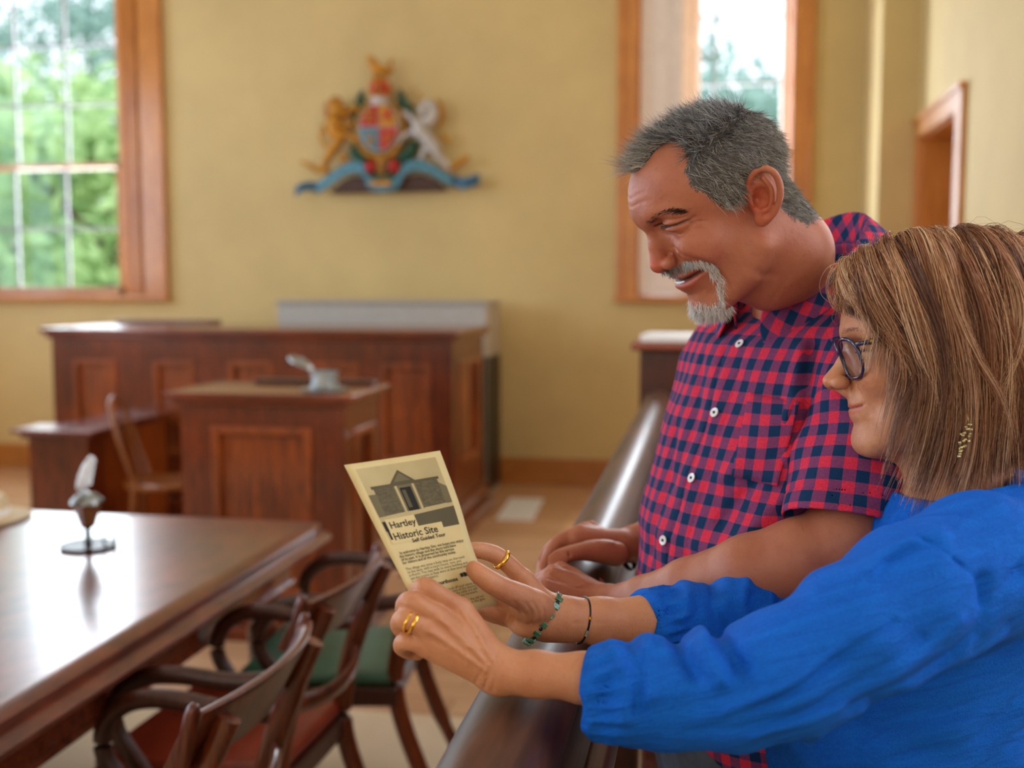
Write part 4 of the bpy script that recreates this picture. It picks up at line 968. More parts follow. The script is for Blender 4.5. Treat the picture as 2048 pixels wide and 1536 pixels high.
# ================================================================ the man
M['lash'] = plain('dark_lashes', lin(44, 28, 22), .6)
MAN = empty('person', (0.28, 1.50, 0), 0, 'grey-haired man with a goatee in a red and navy checked shirt, leaning on the rail', 'person')
def to_child(o, root):
    o.parent = root; o.matrix_parent_inverse = Matrix.Translation(-Vector(root.location))
    return o
HM = head_frame(1462, 404, 1.27, 22, 31)
gm = dict(dx=8, skull=(8, 42, 90, 75, 70), fore=(40, 44, 64, 60, 52), jaw=(96, -92), mx=74, mr=(30, 32, 30), brow=(101, 40), eye=(78, 37, 26, 14),
    neck=[(-12, 0, -30, 49), (-24, 0, -80, 49)], throat=[(38, 0, -70, 26), (12, 0, -104, 32)],
    nose=((99, 25), (109, 8), (121, -13, 10)), alar=13.5,
    lips=(105.5, -41, 4.4, 102, -57, 5.2, 80, 30, -45), gap=3.0, smile=4,
    chx=68, chy=42, chz=-10, chr=(24, 20, 20),
    bulge=[((80, 44, -4, 14, 12, 11), 12), ((96, 0, -84, 8, 15, 10), 8)],
    strokes=[([(94, 18, 30, .4), (95, 28, 28), (94, 36, 27), (88, 45, 25), (80, 51, 23), (71, 55, 21, .8), (61, 60, 20, .4)], 1.5, 2.6, (.85, .5, 0)),
             ([(92, 24, 24, .6), (90, 37, 22), (84, 45, 19), (77, 51, 18, .5)], 3.2, -1.8, (.85, .5, 0)),
             ([(95, 18, 24, .4), (92, 24, 18), (89, 37, 14), (84, 45, 10), (76, 52, 13), (71, 55, 17, .5)], 1.6, 2.0, (.85, .5, 0)),
             ([(96, 26, 34, .4), (92, 36, 33), (86, 46, 32), (80, 52, 29), (68, 57, 25, .5)], 1.3, 1.4, (.8, .6, 0)),
             ([(94, 26, 31, .5), (92, 36, 30), (86, 46, 28), (80, 52, 25, .5)], 2.0, -.9, (.85, .5, 0)),
             ([(69, 56, 21), (60, 61, 23), (53, 64, 28, .3)], 1.0, 1.2, (.6, .8, 0)), ([(72, 55, 26), (62, 60, 31), (55, 63, 38, .3)], 1.0, 1.1, (.6, .8, 0)),
             ([(71, 55, 17), (62, 60, 14), (54, 62, 9, .3)], 1.0, 1.0, (.6, .8, 0)), ([(74, 54, 12), (65, 58, 7), (58, 61, 1, .3)], 1.0, .7, (.6, .8, 0)),
             ([(96, 24, -1, .5), (96, 35, 0), (96, 41, -8), (96, 33, -15, .5)], 1.6, 1.8, (.85, .5, 0)),
             ([(96, 41, -2, .6), (87, 51, -16), (77, 51, -30), (71, 47, -44), (68, 45, -58, .3)], 2.6, 2.2, (.7, .7, 0)),
             ([(88, 54, -8, .5), (78, 58, -22), (71, 53, -36, .5)], 7, -2.2, (.7, .7, 0)),
             ([(70, 47, -46, .4), (66, 46, -60), (66, 46, -72), (67, 45, -84, .3)], 1.8, 1.6, (.6, .8, 0)),
             ([(107, 0, -41), (104, 8, -41.5), (100, 18, -42, .9), (90, 31, -40, .8), (81, 41, -38, .6), (76, 43, -41, .3)], 2.6, 5.5, (.95, .3, 0)),
             ([(107, 0, -35), (104, 8, -35), (97, 22, -36), (88, 35, -35, .4)], 2.6, -1.4, (.9, .45, 0)),
             ([(104, 0, -49), (102, 11, -49), (94, 27, -48), (82, 39, -43, .3)], 3.4, -1.8, (.9, .45, 0)),
             ([(101, 0, -62), (97, 14, -62), (88, 26, -60, .3)], 5, 2.0, (.9, .45, 0)),
             ([(104, -20, 62, .4), (104, 0, 60), (98, 22, 62), (88, 40, 60, .3)], 1.2, .8, (.95, .3, 0)), ([(104, -20, 70, .4), (104, 0, 68), (98, 22, 71), (86, 38, 70, .3)], 1.2, .8, (.95, .3, 0)),
             ([(102, -15, 78, .3), (101, 0, 76), (94, 22, 79, .3)], 1.2, .7, (.95, .3, .1)), ([(104, 3, 34, .3), (106, 4, 40), (106, 5, 48, .3)], 1.2, 1.2, (1, .1, 0)),
             ([(40, 58, -60, .3), (30, 56, -78), (10, 55, -95, .3)], 5, 1.5, (.1, 1, -.2)), ([(-10, 50, -90, .3), (20, 44, -110), (35, 30, -125, .4)], 3, 1.3, (.2, 1, 0))])
def ear_frame(H, side, x=-6, y=72, z=2, tilt=-12, flare=24):
    o = H.w((x, side * y, z)); a = math.radians(flare); t = math.radians(tilt)
    out = np.array([math.sin(a) * .9, side * math.cos(a), 0]); up = np.array([math.sin(t), 0, math.cos(t)])
    fw = N_(np.cross(up, out) * side) ; 
    if fw[0] < 0: fw = -fw
    up = N_(up - out * (up @ out) / (out @ out)); out = N_(out)
    Bl = np.stack([fw, up, out], 1)          # columns in head-local
    return o, Bl

EFM = []
for side in (1, -1):
    o, Bl = ear_frame(HM, side, x=-8, y=71, z=3, tilt=-24); EFM.append((HM.l(o).astype(np.float32), Bl.astype(np.float32)))
def head_fn(p, g, ef):
    d = head_sdf(p, g)
    for ol, Bl in ef:
        q = (p - ol) @ Bl; m = np.abs(q).max(1) < 55
        if m.any(): d[m] = smin(d[m], ear_sdf(q[m], None), 3)
    return d
def in_head(p, H, g, ef, R=330):
    q = H.l(p / 1000.).astype(np.float32); d = np.linalg.norm(q - np.array([0, 0, -10]), axis=1) - 210 + 60; m = d < 140
    k = H.s * 1000
    if m.any(): d[m] = head_fn(q[m], g, ef) * k
    return d
# ---- body frame of the man: x the way his chest faces, y to his left, z up (mm)
aB = math.radians(28); fB = -CR * math.cos(aB) - N_([-math.sin(YAW), math.cos(YAW), 0]) * math.sin(aB)
BM_ = Frame(at_d(1592, 950, 1.42), fB, (0, 0, 1))
def bw(x, y, z, r=0): return tuple(BM_.w((x, y, z)) * 1000) + (r,)
# arms and hands (world mm): near = left hand flat on the rail, far = right hand gripping it
man_near = dict(arm=[wp(1735, 735, 1.275, 46), wp(1715, 920, 1.24, 45), wp(1694, 1085, 1.205, 45), wp(1600, 1118, 1.215, 44), wp(1500, 1146, 1.23, 42), wp(1380, 1176, 1.275, 34), wp(1290, 1200, 1.325, 28), wp(1228, 1211, 1.375, 25)],
    palm=[[wp(1222, 1206, 1.385, 16), wx(1122, 1140, -.185, 11)], [wp(1222, 1210, 1.385, 16), wx(1108, 1146, -.19, 11)], [wp(1222, 1216, 1.385, 16), wx(1098, 1158, -.195, 11)], [wp(1220, 1222, 1.385, 15), wx(1090, 1174, -.195, 10)]],
    fingers=[[wx(1122, 1140, -.185, 10.5), wx(1085, 1158, -.215, 9.5), wx(1078, 1192, -.226, 8.5), wx(1085, 1218, -.222, 7.5)],
             [wx(1108, 1146, -.19, 10.5), wx(1070, 1168, -.222, 9.5), wx(1060, 1206, -.232, 8.5), wx(1070, 1234, -.226, 7.5)],
             [wx(1098, 1158, -.195, 10.5), wx(1058, 1182, -.224, 9.3), wx(1050, 1220, -.232, 8.4), wx(1060, 1246, -.226, 7.4)],
             [wx(1090, 1174, -.195, 9.5), wx(1056, 1198, -.220, 8.4), wx(1050, 1230, -.226, 7.6), wx(1058, 1250, -.22, 6.8)]],
    thumb=[wx(1215, 1195, -.128, 13), wx(1180, 1160, -.155, 12), wx(1162, 1136, -.17, 10), wx(1140, 1122, -.19, 8)],
    strokes=[([wx(1118, 1138, -.186)[:3], wx(1160, 1160, -.16)[:3], wx(1205, 1192, -.13)[:3]], 2.6, -1.8, (0, -.3, 1)), ([wx(1106, 1146, -.19)[:3], wx(1155, 1168, -.16)[:3], wx(1205, 1196, -.13)[:3]], 2.6, -1.8, (0, -.3, 1)),
             ([wx(1098, 1158, -.194)[:3], wx(1150, 1180, -.16)[:3], wx(1205, 1203, -.13)[:3]], 2.4, -1.6, (0, -.3, 1))])
man_far = dict(arm=[wp(1500, 720, 1.57, 44), wp(1475, 900, 1.61, 42), wp(1455, 1010, 1.63, 40), wp(1390, 1040, 1.62, 36), wp(1320, 1068, 1.605, 30), wp(1268, 1088, 1.59, 25), wp(1240, 1094, 1.575, 24)],
    palm=[[wx(1240, 1086, -.12, 15), wx(1150, 1076, -.18, 12)], [wx(1240, 1090, -.12, 15), wp(1160, 1066, 1.545, 12)], [wx(1240, 1094, -.12, 15), wp(1170, 1060, 1.565, 11)], [wx(1240, 1098, -.12, 15), wp(1182, 1056, 1.585, 10)]],
    fingers=[[wx(1150, 1076, -.18, 11.5), wx(1104, 1096, -.212, 10), wx(1088, 1124, -.228, 9), wx(1082, 1152, -.226, 8)],
             [wp(1160, 1066, 1.545, 11), wp(1112, 1088, 1.53, 10), wp(1094, 1120, 1.53, 9), wp(1092, 1146, 1.54, 8)],
             [wp(1170, 1060, 1.565, 11), wp(1126, 1080, 1.56, 10), wp(1108, 1112, 1.56, 9), wp(1106, 1138, 1.57, 8)],
             [wp(1182, 1056, 1.585, 10), wp(1142, 1074, 1.59, 9), wp(1126, 1102, 1.59, 8), wp(1126, 1126, 1.6, 7)]],
    thumb=[wp(1232, 1108, 1.515, 17), wp(1192, 1102, 1.49, 15.5), wp(1156, 1104, 1.47, 11.5), wp(1124, 1112, 1.455, 10.5), wp(1108, 1119, 1.45, 8.5)],
    strokes=[([wp(1148, 1080, 1.5)[:3], wp(1190, 1082, 1.5)[:3], wp(1225, 1084, 1.5)[:3]], 3, -1.2, -CF), ([wp(1130, 1088, 1.49)[:3], wp(1150, 1092, 1.49)[:3], wp(1172, 1098, 1.48)[:3]], 3, 1.6, -CF)])
TORSO = np.array([  # z, centre x, half depth, half width
    [-420, 20, 120, 160], [-330, 38, 134, 170], [-150, 50, 142, 166], [-62, 50, 138, 162], [16, 42, 120, 164], [95, 24, 104, 170], [150, 8, 98, 172], [185, -6, 95, 158], [212, -12, 92, 132], [238, -20, 88, 106], [264, -20, 76, 90], [290, -28, 62, 76], [318, -40, 46, 60]], float)
def torso_sdf(q, T=TORSO, off=0, e=2.25):
    z = np.clip(q[:, 2], T[0, 0], T[-1, 0]); cx = np.interp(z, T[:, 0], T[:, 1]); a = np.interp(z, T[:, 0], T[:, 2]) + off; b = np.interp(z, T[:, 0], T[:, 3]) + off
    x = np.abs(q[:, 0] - cx) / a; y = np.abs(q[:, 1]) / b; r = (x ** e + y ** e) ** (1 / e)
    d = (r - 1) * np.minimum(a, b) * .85
    return np.maximum(d, np.maximum(q[:, 2] - T[-1, 0] - off, T[0, 0] - q[:, 2]) * .9) if off >= 0 else np.maximum(d, np.maximum(q[:, 2] - T[-1, 0], T[0, 0] - q[:, 2]))
NK0 = tuple(BM_.l(HM.w((-14, 0, -45)))) + (49,); NK1 = tuple(BM_.l(HM.w((-28, 0, -92)))) + (49,)
def man_fn(p):
    d = in_head(p, HM, gm, EFM)
    q = BM_.l(p / 1000.).astype(np.float32)
    t = chain(q, [NK0, NK1, (8, 0, 258, 50), (8, 0, 200, 54), (10, 0, 0, 66), (20, 0, -300, 66)]); t = smin(t, chain(q, [(5, 115, 150, 38), (-5, 0, 175, 44), (0, -115, 150, 38)]), 24)
    d = smin(d, t, 30)
    for h in (man_near, man_far): d = smin(d, hand_sdf(p, h), 12)
    return d
BV, HQ = sdf_mesh(man_fn, (-270, 1140, 880), (470, 1780, 1760), 1.65); BV = relax(BV, HQ, 1, .4); BVm = BV / 1000.
HV = HM.l(BVm)
def gauss(P, c, r): return np.exp(-(((P - np.array(c)) / np.array(r)) ** 2).sum(1))
def paint(V, base, spots):
    C = np.ones((len(V), 3)) * np.array(base); Y = V.copy(); Y[:, 1] = abs(Y[:, 1])
    for c, r, col, k in spots: w = (gauss(Y, c, r) * k)[:, None].clip(0, 1); C = C * (1 - w) + np.array(col) * w
    return C
mcol = paint(HV, (1, 1, 1), [((118, 0, -12), (16, 16, 16), (1.25, .72, .74), .85), ((75, 42, -12), (22, 18, 18), (1.14, .80, .78), .6), ((97, 0, -50), (10, 24, 9), (.95, .55, .52), .8),
    ((92, 0, -42), (30, 46, 2.2), (.22, .08, .07), .0), ((0, 75, 0), (25, 14, 32), (1.25, .74, .62), .8), ((84, 32, 19), (1, 1, 1), (1, 1, 1), 0), ((88, 32, 30), (10, 14, 5), (.85, .7, .64), .6), ((86, 32, 18), (10, 14, 6), (.9, .7, .66), .4), ((100, 0, 75), (20, 60, 40), (1.05, .95, .92), .5)])
bo = fast_mesh('body', BVm, HQ, M['skin_m']); vcol(bo, mcol); to_child(bo, MAN)


def darkline(V, C, P, w, col, k, dr):
    """tints the strip along a path (mouth interior, lash roots)"""
    m = np.abs(stroke(np.column_stack([V[:, 0], np.abs(V[:, 1]), V[:, 2]]).astype(np.float32), P, w, 1, dr))[:, None] * k
    return C * (1 - m.clip(0, 1)) + np.array(col) * m.clip(0, 1)
mcol = darkline(HV, mcol, [(107, 0, -41), (104, 8, -41.5), (100, 18, -42), (90, 31, -40, .8), (81, 41, -38, .6)], 2.3, (.12, .03, .03), 1.2, (.95, .3, 0))
mcol = darkline(HV, mcol, [(107, 0, -36), (104, 8, -36), (97, 22, -37), (88, 35, -36, .4)], 2.2, (.95, .45, .42), .8, (.9, .45, 0))
mcol = darkline(HV, mcol, [(104, 0, -48), (102, 11, -48), (94, 27, -47), (82, 39, -43, .3)], 2.6, (.98, .56, .52), .8, (.9, .45, 0))
mcol = darkline(HV, mcol, [(94, 18, 30), (95, 28, 28), (94, 36, 27), (88, 45, 25), (80, 51, 23), (71, 55, 21, .6)], 1.5, (.10, .05, .04), 1.0, (.85, .5, 0))
bo.data.attributes.remove(bo.data.color_attributes['Col']); vcol(bo, mcol)
for sd in (1, -1):
    mb = MB(); mb.tube([HM.w((a, sd * b, c)) for a, b, c in SPC([(93.5, 28, 26.8), (92.5, 36, 25.8), (87.5, 44, 24), (81, 49.5, 22.3)], 5)], [.0004] + [.0013] * 14 + [.0004], 8)
    to_child(mb.build('eyelashes', M['lash'], None), MAN)
mb = MB(); mb.tube([HM.w(q) for q in [(97, -15, -44.5), (101.5, -7, -44), (102.6, 0, -44), (101.5, 7, -44), (97, 15, -44.5)]], [.0008, .0017, .0018, .0017, .0008], 8); to_child(mb.build('teeth', M['white'], None), MAN)
# ---- short grey hair
rh = np.random.default_rng(3)
def grow(name, mat, H, V, N, mask, n, dirf, lenf, radf, colf, seg=5, curl=.25, jit=.35, clump=0, drop=0):
    """strands rooted on surface vertices; dirf(P,N)->local direction field, lenf in mm"""
    cand = np.where(mask)[0]; pick = cand[rh.integers(0, len(cand), n)]
    P = V[pick] + rh.normal(size=(n, 3)) * .6; Nn = N[pick]
    D = dirf(P, Nn); D = D / (np.linalg.norm(D, axis=1)[:, None] + 1e-9)
    if clump:
        key = np.floor(P / clump).astype(int); hs = (key[:, 0] * 73856093 ^ key[:, 1] * 19349663 ^ key[:, 2] * 83492791) % 9973
        tab = np.random.default_rng(5).normal(size=(9973, 3)); D = D + tab[hs] * jit
    D = D + rh.normal(size=(n, 3)) * jit * (.5 if clump else 1); D /= np.linalg.norm(D, axis=1)[:, None]
    L = lenf(P) * (.65 + .5 * rh.random(n)); C = rh.normal(size=(n, 3)) * curl; t = np.linspace(0, 1, seg)
    Q = P[:, None] - Nn[:, None] * .8 + D[:, None] * (L[:, None] * t)[..., None] + C[:, None] * (L[:, None] * t ** 2)[..., None] - np.array([0, 0, drop]) * (L[:, None] * t ** 2)[..., None]
    o = strands(name, H.w(Q), radf(n) * .001, mat, None, colf(P, n)); return o
HNl = vnormals(HV, HQ)
if (HNl[np.argmax(np.where(np.abs(HV[:, 2]) < 130, HV[:, 0], -9))] @ np.array([1, 0, 0])) < 0: HNl = -HNl
ay_ = np.abs(HV[:, 1]); X, Z = HV[:, 0], HV[:, 2]
xl_top = np.interp(ay_, [0, 10, 17, 24, 32, 46, 60], [96, 91, 78, 52, 36, 33, 36])
xl_side = np.interp(Z, [6, 12, 24, 37, 52, 70, 77, 92], [20, 32, 39, 44, 53, 49, 40, 33])
wt = np.clip((Z - 82) / 12, 0, 1); xl = xl_side * (1 - wt) + xl_top * wt
zlow = np.interp(X, [-70, -45, -30, -14, 2, 14, 24, 40], [-66, -60, -34, 18, 20, 6, 8, 14])
scalp = (X < xl + rh.normal(size=len(X)) * 1.2) & (Z > zlow + rh.normal(size=len(X)) * 1.5) & (HNl @ np.array([0, 0, 1]) > -.75)
scalp &= (X > -130) & (Z < 160) & (ay_ < 90)
earzone = (((X + 10) / 22) ** 2 + ((Z - 1) / 32) ** 2 < 1) & (ay_ > 74); scalp &= ~earzone
def hdir(P, N):
    top = np.clip((P[:, 2] - 60) / 35, 0, 1)[:, None]; fr = np.clip((P[:, 0] - 20) / 50, 0, 1)[:, None]
    t = np.array([.65, 0, .15]) + N * (.55 + .1 * fr) + np.array([.25, 0, .25]) * fr
    s_ = np.array([-.42, 0, -.85]) + N * .38; bk = np.clip((-P[:, 0] - 10) / 50, 0, 1)[:, None]; s_ = s_ + np.array([.35, 0, -.3]) * bk
    return t * top + s_ * (1 - top)
def hlen(P):
    top = np.clip((P[:, 2] - 55) / 40, 0, 1); fr = np.clip((P[:, 0] - 10) / 60, 0, 1); low = np.clip((P[:, 2] + 80) / 60, .35, 1)
    return (14 * (1 - top) + (21 + 10 * fr) * top) * low
def hcol(P, n):
    fr = np.clip((P[:, 0] - 35) / 40, 0, 1) * np.clip((P[:, 2] - 60) / 30, 0, 1); low = np.clip((40 - P[:, 2]) / 40, 0, 1) * np.clip((P[:, 0] + 10) / 40, 0, 1)
    b = np.array(lin(84, 84, 90)[:3]); l = np.array(lin(226, 224, 214)[:3]); k = (np.clip(.24 + .42 * fr + .38 * low + rh.normal(size=n) * .30, 0, 1) ** 1.2)[:, None]
    w = np.array(lin(134, 124, 102)[:3]); sd_ = np.clip((80 - P[:, 2]) / 40, 0, 1)[:, None] * .6
    return (b * (1 - sd_) + w * sd_) * (1 - k) + l * k
to_child(grow('hair', M['hair'], HM, HV, HNl, scalp, 19000, hdir, hlen, lambda n: .20 + .14 * rh.random(n), hcol, 5, .20, .24, 6.5), MAN)
# darker undercoat so no bare scalp shows
sc_c = np.array(lin(92, 90, 86)[:3]) / np.array(lin(172, 112, 84)[:3]); mcol[scalp] = sc_c * .62
bo.data.attributes.remove(bo.data.color_attributes['Col']); vcol(bo, mcol)
# ---- brows, moustache, goatee
def near(P, w, dr=(.8, .6, 0)):
    return np.abs(stroke(np.column_stack([HV[:, 0], ay_, HV[:, 2]]).astype(np.float32), P, w, 1, dr, 20)) > .4
brow = near([(103, 24, 38), (97, 35, 41), (91, 45, 42.5), (82, 54, 39), (73, 58, 32, .6)], 2.6)
def bdir(P, N):
    s_ = np.sign(P[:, 1])[:, None]; return np.array([-.7, 0, .15]) + np.array([0, .7, 0]) * s_ + N * .16
dk = lambda P, n: np.array(lin(52, 36, 30)[:3]) * (.6 + rh.random(n)[:, None] * .9)
to_child(grow('eyebrows', M['hair'], HM, HV, HNl, brow, 1200, bdir, lambda P: 6 + 0 * P[:, 0], lambda n: .24 + .08 * rh.random(n), dk, 4, .06, .10), MAN)
gr = lambda P, n: np.array(lin(250, 246, 238)[:3]) * np.clip(.6 + .5 * rh.random(n)[:, None], 0, 1) * (1 - .68 * np.clip((P[:, 0] - 84) / 14, 0, 1) * (P[:, 2] > -38))[:, None]
mou = near([(109, 2, -27), (104, 16, -27), (95, 34, -24), (86, 46, -25), (79, 48, -33), (75, 46, -42)], 5.5) & (HV[:, 2] > -48)
to_child(grow('moustache', M['hair'], HM, HV, HNl, mou, 1500, lambda P, N: np.array([.05, 0, -.9]) + N * .35 + np.array([0, .35, 0]) * np.sign(P[:, 1])[:, None], lambda P: 8 + 0 * P[:, 0], lambda n: .2 + .08 * rh.random(n), gr, 4, .1, .2), MAN)
goa = near([(75, 45, -44, .8), (74, 43, -58), (77, 39, -72), (86, 30, -86), (96, 14, -88), (98, 2, -86)], 5) | near([(98, 2, -78), (94, 14, -80), (88, 24, -84)], 9) | ((HV[:, 2] < -78) & (HV[:, 2] > -112) & (HV[:, 0] > 70) & (HV[:, 0] < 120) & (ay_ < 34))
to_child(grow('goatee', M['hair'], HM, HV, HNl, goa, 2700, lambda P, N: np.array([.1, 0, -.85]) + N * .4, lambda P: 11 + 0 * P[:, 0], lambda n: .2 + .08 * rh.random(n), gr, 4, .12, .22), MAN)

# ---- red and navy gingham shirt
def folds(q, L):
    d = 0
    for P, w, dep, dr in L: d = d + stroke(q, P, w, dep, dr, 60)
    return d
SF = [([(70, -20, 185), (125, -6, 95), (160, -2, 16), (185, -6, -62), (190, -8, -180), (170, -8, -320)], 2.2, 3.4, (1, -.05, 0)), ([(70, -10, 185), (125, 6, 95), (160, 10, 16), (185, 6, -62), (190, 4, -180), (170, 4, -320)], 9, -1.6, (1, 0, 0)),       # placket edge
      ([(75, 14, 182), (125, 26, 95), (160, 30, 16), (185, 26, -62), (190, 24, -180), (170, 24, -320)], 1.8, 2.2, (1, .1, 0)),
      ([(120, 130, 120), (150, 90, 60), (170, 60, 20)], 9, -4, (1, .5, 0)), ([(130, 140, 90), (160, 100, 20), (180, 70, -30)], 9, 5, (1, .5, 0)),
      ([(120, 150, 30), (170, 110, -30), (200, 70, -90)], 10, -5, (1, .5, 0)), ([(110, 160, 0), (160, 120, -70), (190, 80, -130)], 10, 5, (1, .6, 0)),
      ([(100, 170, -60), (160, 130, -110), (200, 90, -150)], 10, -5, (1, .6, 0)), ([(120, -60, 150), (160, -30, 60), (190, -40, 0)], 8, 3, (1, -.3, 0)),
      ([(90, 120, 175), (110, 135, 120), (115, 150, 60), (105, 160, 0)], 7, 7, (.7, .7, 0)), ([(95, 105, 170), (125, 118, 110), (140, 128, 50)], 7, -5, (.8, .6, 0)),
      ([(150, -70, 60), (190, -50, -20), (215, -60, -90)], 9, 4, (1, -.4, 0)), ([(180, 90, -200), (220, 30, -240)], 12, 5, (1, .3, 0)), ([(190, 60, -120), (215, 10, -160)], 9, -4, (1, .3, 0))]
bl = lambda px, py, d: tuple(float(v) for v in BM_.l(at_d(px, py, d)))
NS0, NS1, NE = bl(1735, 735, 1.275), bl(1725, 830, 1.255), bl(1694, 1085, 1.215)
FS0, FS1, FE = bl(1500, 720, 1.57), bl(1487, 800, 1.585), bl(1455, 1010, 1.63)
def shirt_fn(p):
    q = p; d = torso_sdf(q, TORSO, 7)
    d = smin(d, chain(q, [(-10, 110, 172, 58), NS0 + (56,), NS1 + (58,)]), 25); d = smin(d, chain(q, [(-10, -110, 172, 56), FS0 + (54,), FS1 + (54,)]), 25)
    m = np.abs(d) < 22
    if m.any():
        dd = d[m] + 1.1 * folds(q[m], SF); x = q[m]
        dd = dd + 2.0 * np.sin(x[:, 2] / 23 + 2 * np.sin(x[:, 1] / 37)) * np.sin(x[:, 1] / 31 + x[:, 2] / 60); d[m] = dd
    d = smax(d, (q[:, 2] - (246 - .72 * q[:, 0])) * .8, 3)                                   # neckline follows the collar
    d = smax(d, -(ell(q, (5, 0, 268), (84, 68, 76))), 4)
    hem = -345 + 40 * np.cos(q[:, 1] / 60.); return np.maximum(d, hem - q[:, 2])
SV, SQ = sdf_mesh(shirt_fn, (-190, -260, -360), (260, 280, 360), 3.2); SV = relax(SV, SQ, 1, .4)
shirt = fast_mesh('shirt', BM_.w(SV), SQ, M['gingham']); to_child(shirt, MAN)
u_ = .185 * np.arcsin(np.clip(SV[:, 1] / 185, -1, 1)); u_ = np.where(SV[:, 0] > 10, u_, np.sign(SV[:, 1]) * .58 - u_); set_uv(shirt, np.column_stack([u_, SV[:, 2] * .001 - .0003 * np.clip(-SV[:, 0], 0, 200)]))
def sleeve(name, A, Bp, r0, r1, cut, mat, root, par, fr, wr=1.0, uvk=1.0, seedp=0):
    """tube from shoulder A towards elbow B, hollow at the hem"""
    A = np.array(A, float); Bp = np.array(Bp, float); ax = N_(Bp - A); L = np.linalg.norm(Bp - A); up = N_(np.cross(ax, (1, 0, 0))); vp = np.cross(ax, up)
    def fn(p):
        q = p - A.astype(np.float32); t = q @ ax; h = np.clip(t / (L * cut), 0, 1); rr = r0 + (r1 - r0) * h; rad = np.linalg.norm(q - t[:, None] * ax, axis=1)
        an = np.arctan2(q @ vp, q @ up)
        w = wr * (2.4 * np.sin(3 * an + t / 28 + seedp) + 1.3 * np.sin(5 * an - t / 17 + 1 + seedp) + 1.2 * np.sin(t / 11 + 2 * an)) - 1.6 * np.exp(-((t - L * cut + 26) / 1.8) ** 2)
        d = (rad - rr - w * np.clip(t / 40, 0, 1)) * .85; d = np.maximum(d, -t - 30 - 0 * rr); d = smax(d, t - L * cut, 2)
        inner = np.maximum(rad - rr - w + 3.5, -(t - L * cut + 45)); return smax(d, -inner, 1)
    R = max(r0, r1) + 14; lo = np.minimum(A - ax * 30, A + ax * L * cut) - R; hi = np.maximum(A - ax * 30, A + ax * L * cut) + R
    V, Q = sdf_mesh(fn, lo, hi, 2.0); V = relax(V, Q, 1, .4); o = fast_mesh(name, fr.w(V), Q, mat); q = V - A; t = q @ ax; an = np.arctan2(q @ vp, q @ up)
    set_uv(o, np.column_stack([an * (r0 + r1) * .0005 * uvk, t * .001])); to_child(o, root); o.parent = par; o.matrix_parent_inverse = Matrix.Translation(-Vector(root.location)) ; return o
def sub(o, par, root):
    o.parent = par; o.matrix_parent_inverse = Matrix.Identity(4); return o
sl1 = sleeve('sleeve', NS0, NE, 60, 76, .92, M['gingham'], MAN, shirt, BM_)
sl2 = sleeve('sleeve', FS0, FE, 58, 64, .84, M['gingham'], MAN, shirt, BM_)
for o in (sl1, sl2): sub(o, shirt, MAN)
M['thread'] = plain('navy_thread', lin(40, 44, 70), .8)
# hem band of the near sleeve, placket buttons, chest pocket
def ray_hit(V, Nv, px, py):
    """vertex of a mesh (world metres) seen at a photo pixel, nearest to the camera"""
    v = V - CAM; dz = v @ CF; x = 1024 + F_PX * (v @ CR) / dz; y = 768 - F_PX * (v @ CU) / dz
    k = (x - px) ** 2 + (y - py) ** 2; m = k < 64
    if not m.any(): m = k < 200
    if not m.any(): m = k <= k.min()
    i = np.where(m)[0]; return i[np.argmin(dz[i])]
SW = BM_.w(SV); SN = BM_.d(vnormals(SV, SQ)); 
if (SN[np.argmax(SV[:, 0])] @ fB) < 0: SN = -SN
for i, (px, py) in enumerate([(1477, 684), (1425, 823), (1377, 955), (1321, 1082)]):
    k = ray_hit(SW, SN, px, py); n = Vector(SN[k]); m = MB(); m.lathe([(0, 0), (.0058, 0), (.0062, .0008), (.0058, .0017), (.004, .0014), (0, .0012)], n=24)
    for a in range(4): m.lathe([(0, .0010), (.0007, .0010), (.0007, .0016), (0, .0016)], (.0014 * math.cos(a * PI / 2), .0014 * math.sin(a * PI / 2), 0), 8)
    R_ = n.to_track_quat('Z', 'Y').to_matrix().to_4x4(); R_.translation = Vector(SW[k]) + n * .001
    m.v = [tuple(R_ @ Vector(v)) for v in m.v]; b_ = m.build('button', M['white'], None); b_.parent = shirt
    m = MB(); m.lathe([(0, .0013), (.0019, .0013), (.0017, .0021), (0, .0022)], n=14); m.v = [tuple(R_ @ Vector(v)) for v in m.v]; t_ = m.build('thread', M['thread'], None); t_.parent = b_
# ---- collar: a standing fall folded over the neck opening
def strip(name, rows, mat, parent, thick=.0022, nu=60, uvs=1.0, uvrot=0.0):
    """lofted sheet between polylines (world metres), rows from inner to outer"""
    R_ = [np.array(SPC(r, max(2, nu // max(1, len(r) - 1)))) for r in rows]; n = min(len(r) for r in R_)
    R_ = [r[np.linspace(0, len(r) - 1, n).round().astype(int)] for r in R_]
    R2 = np.array(R_); m_ = 5 * (len(rows) - 1) + 1
    G_ = np.array([SPC(R2[:, j], 5) for j in range(n)]).transpose(1, 0, 2)        # (m, n, 3)
    m_ = G_.shape[0]; V = G_.reshape(-1, 3); idx = np.arange(m_ * n).reshape(m_, n)
    Q = np.stack([idx[:-1, :-1], idx[1:, :-1], idx[1:, 1:], idx[:-1, 1:]], -1).reshape(-1, 4)
    o = fast_mesh(name, V, Q, mat)
    du = np.concatenate([[0], np.cumsum(np.linalg.norm(np.diff(G_[m_ // 2], axis=0), axis=1))]); dv = np.array([0] + list(np.cumsum([np.linalg.norm(G_[i + 1] - G_[i], axis=1).mean() for i in range(m_ - 1)])))
    U_, W_ = np.meshgrid(du, dv); c_, s_ = math.cos(uvrot), math.sin(uvrot)
    set_uv(o, np.column_stack([(U_ * c_ - W_ * s_).ravel(), (U_ * s_ + W_ * c_).ravel()]))
    so_ = o.modifiers.new('thick', 'SOLIDIFY'); so_.thickness = thick; so_.offset = 0; o.parent = parent; return o
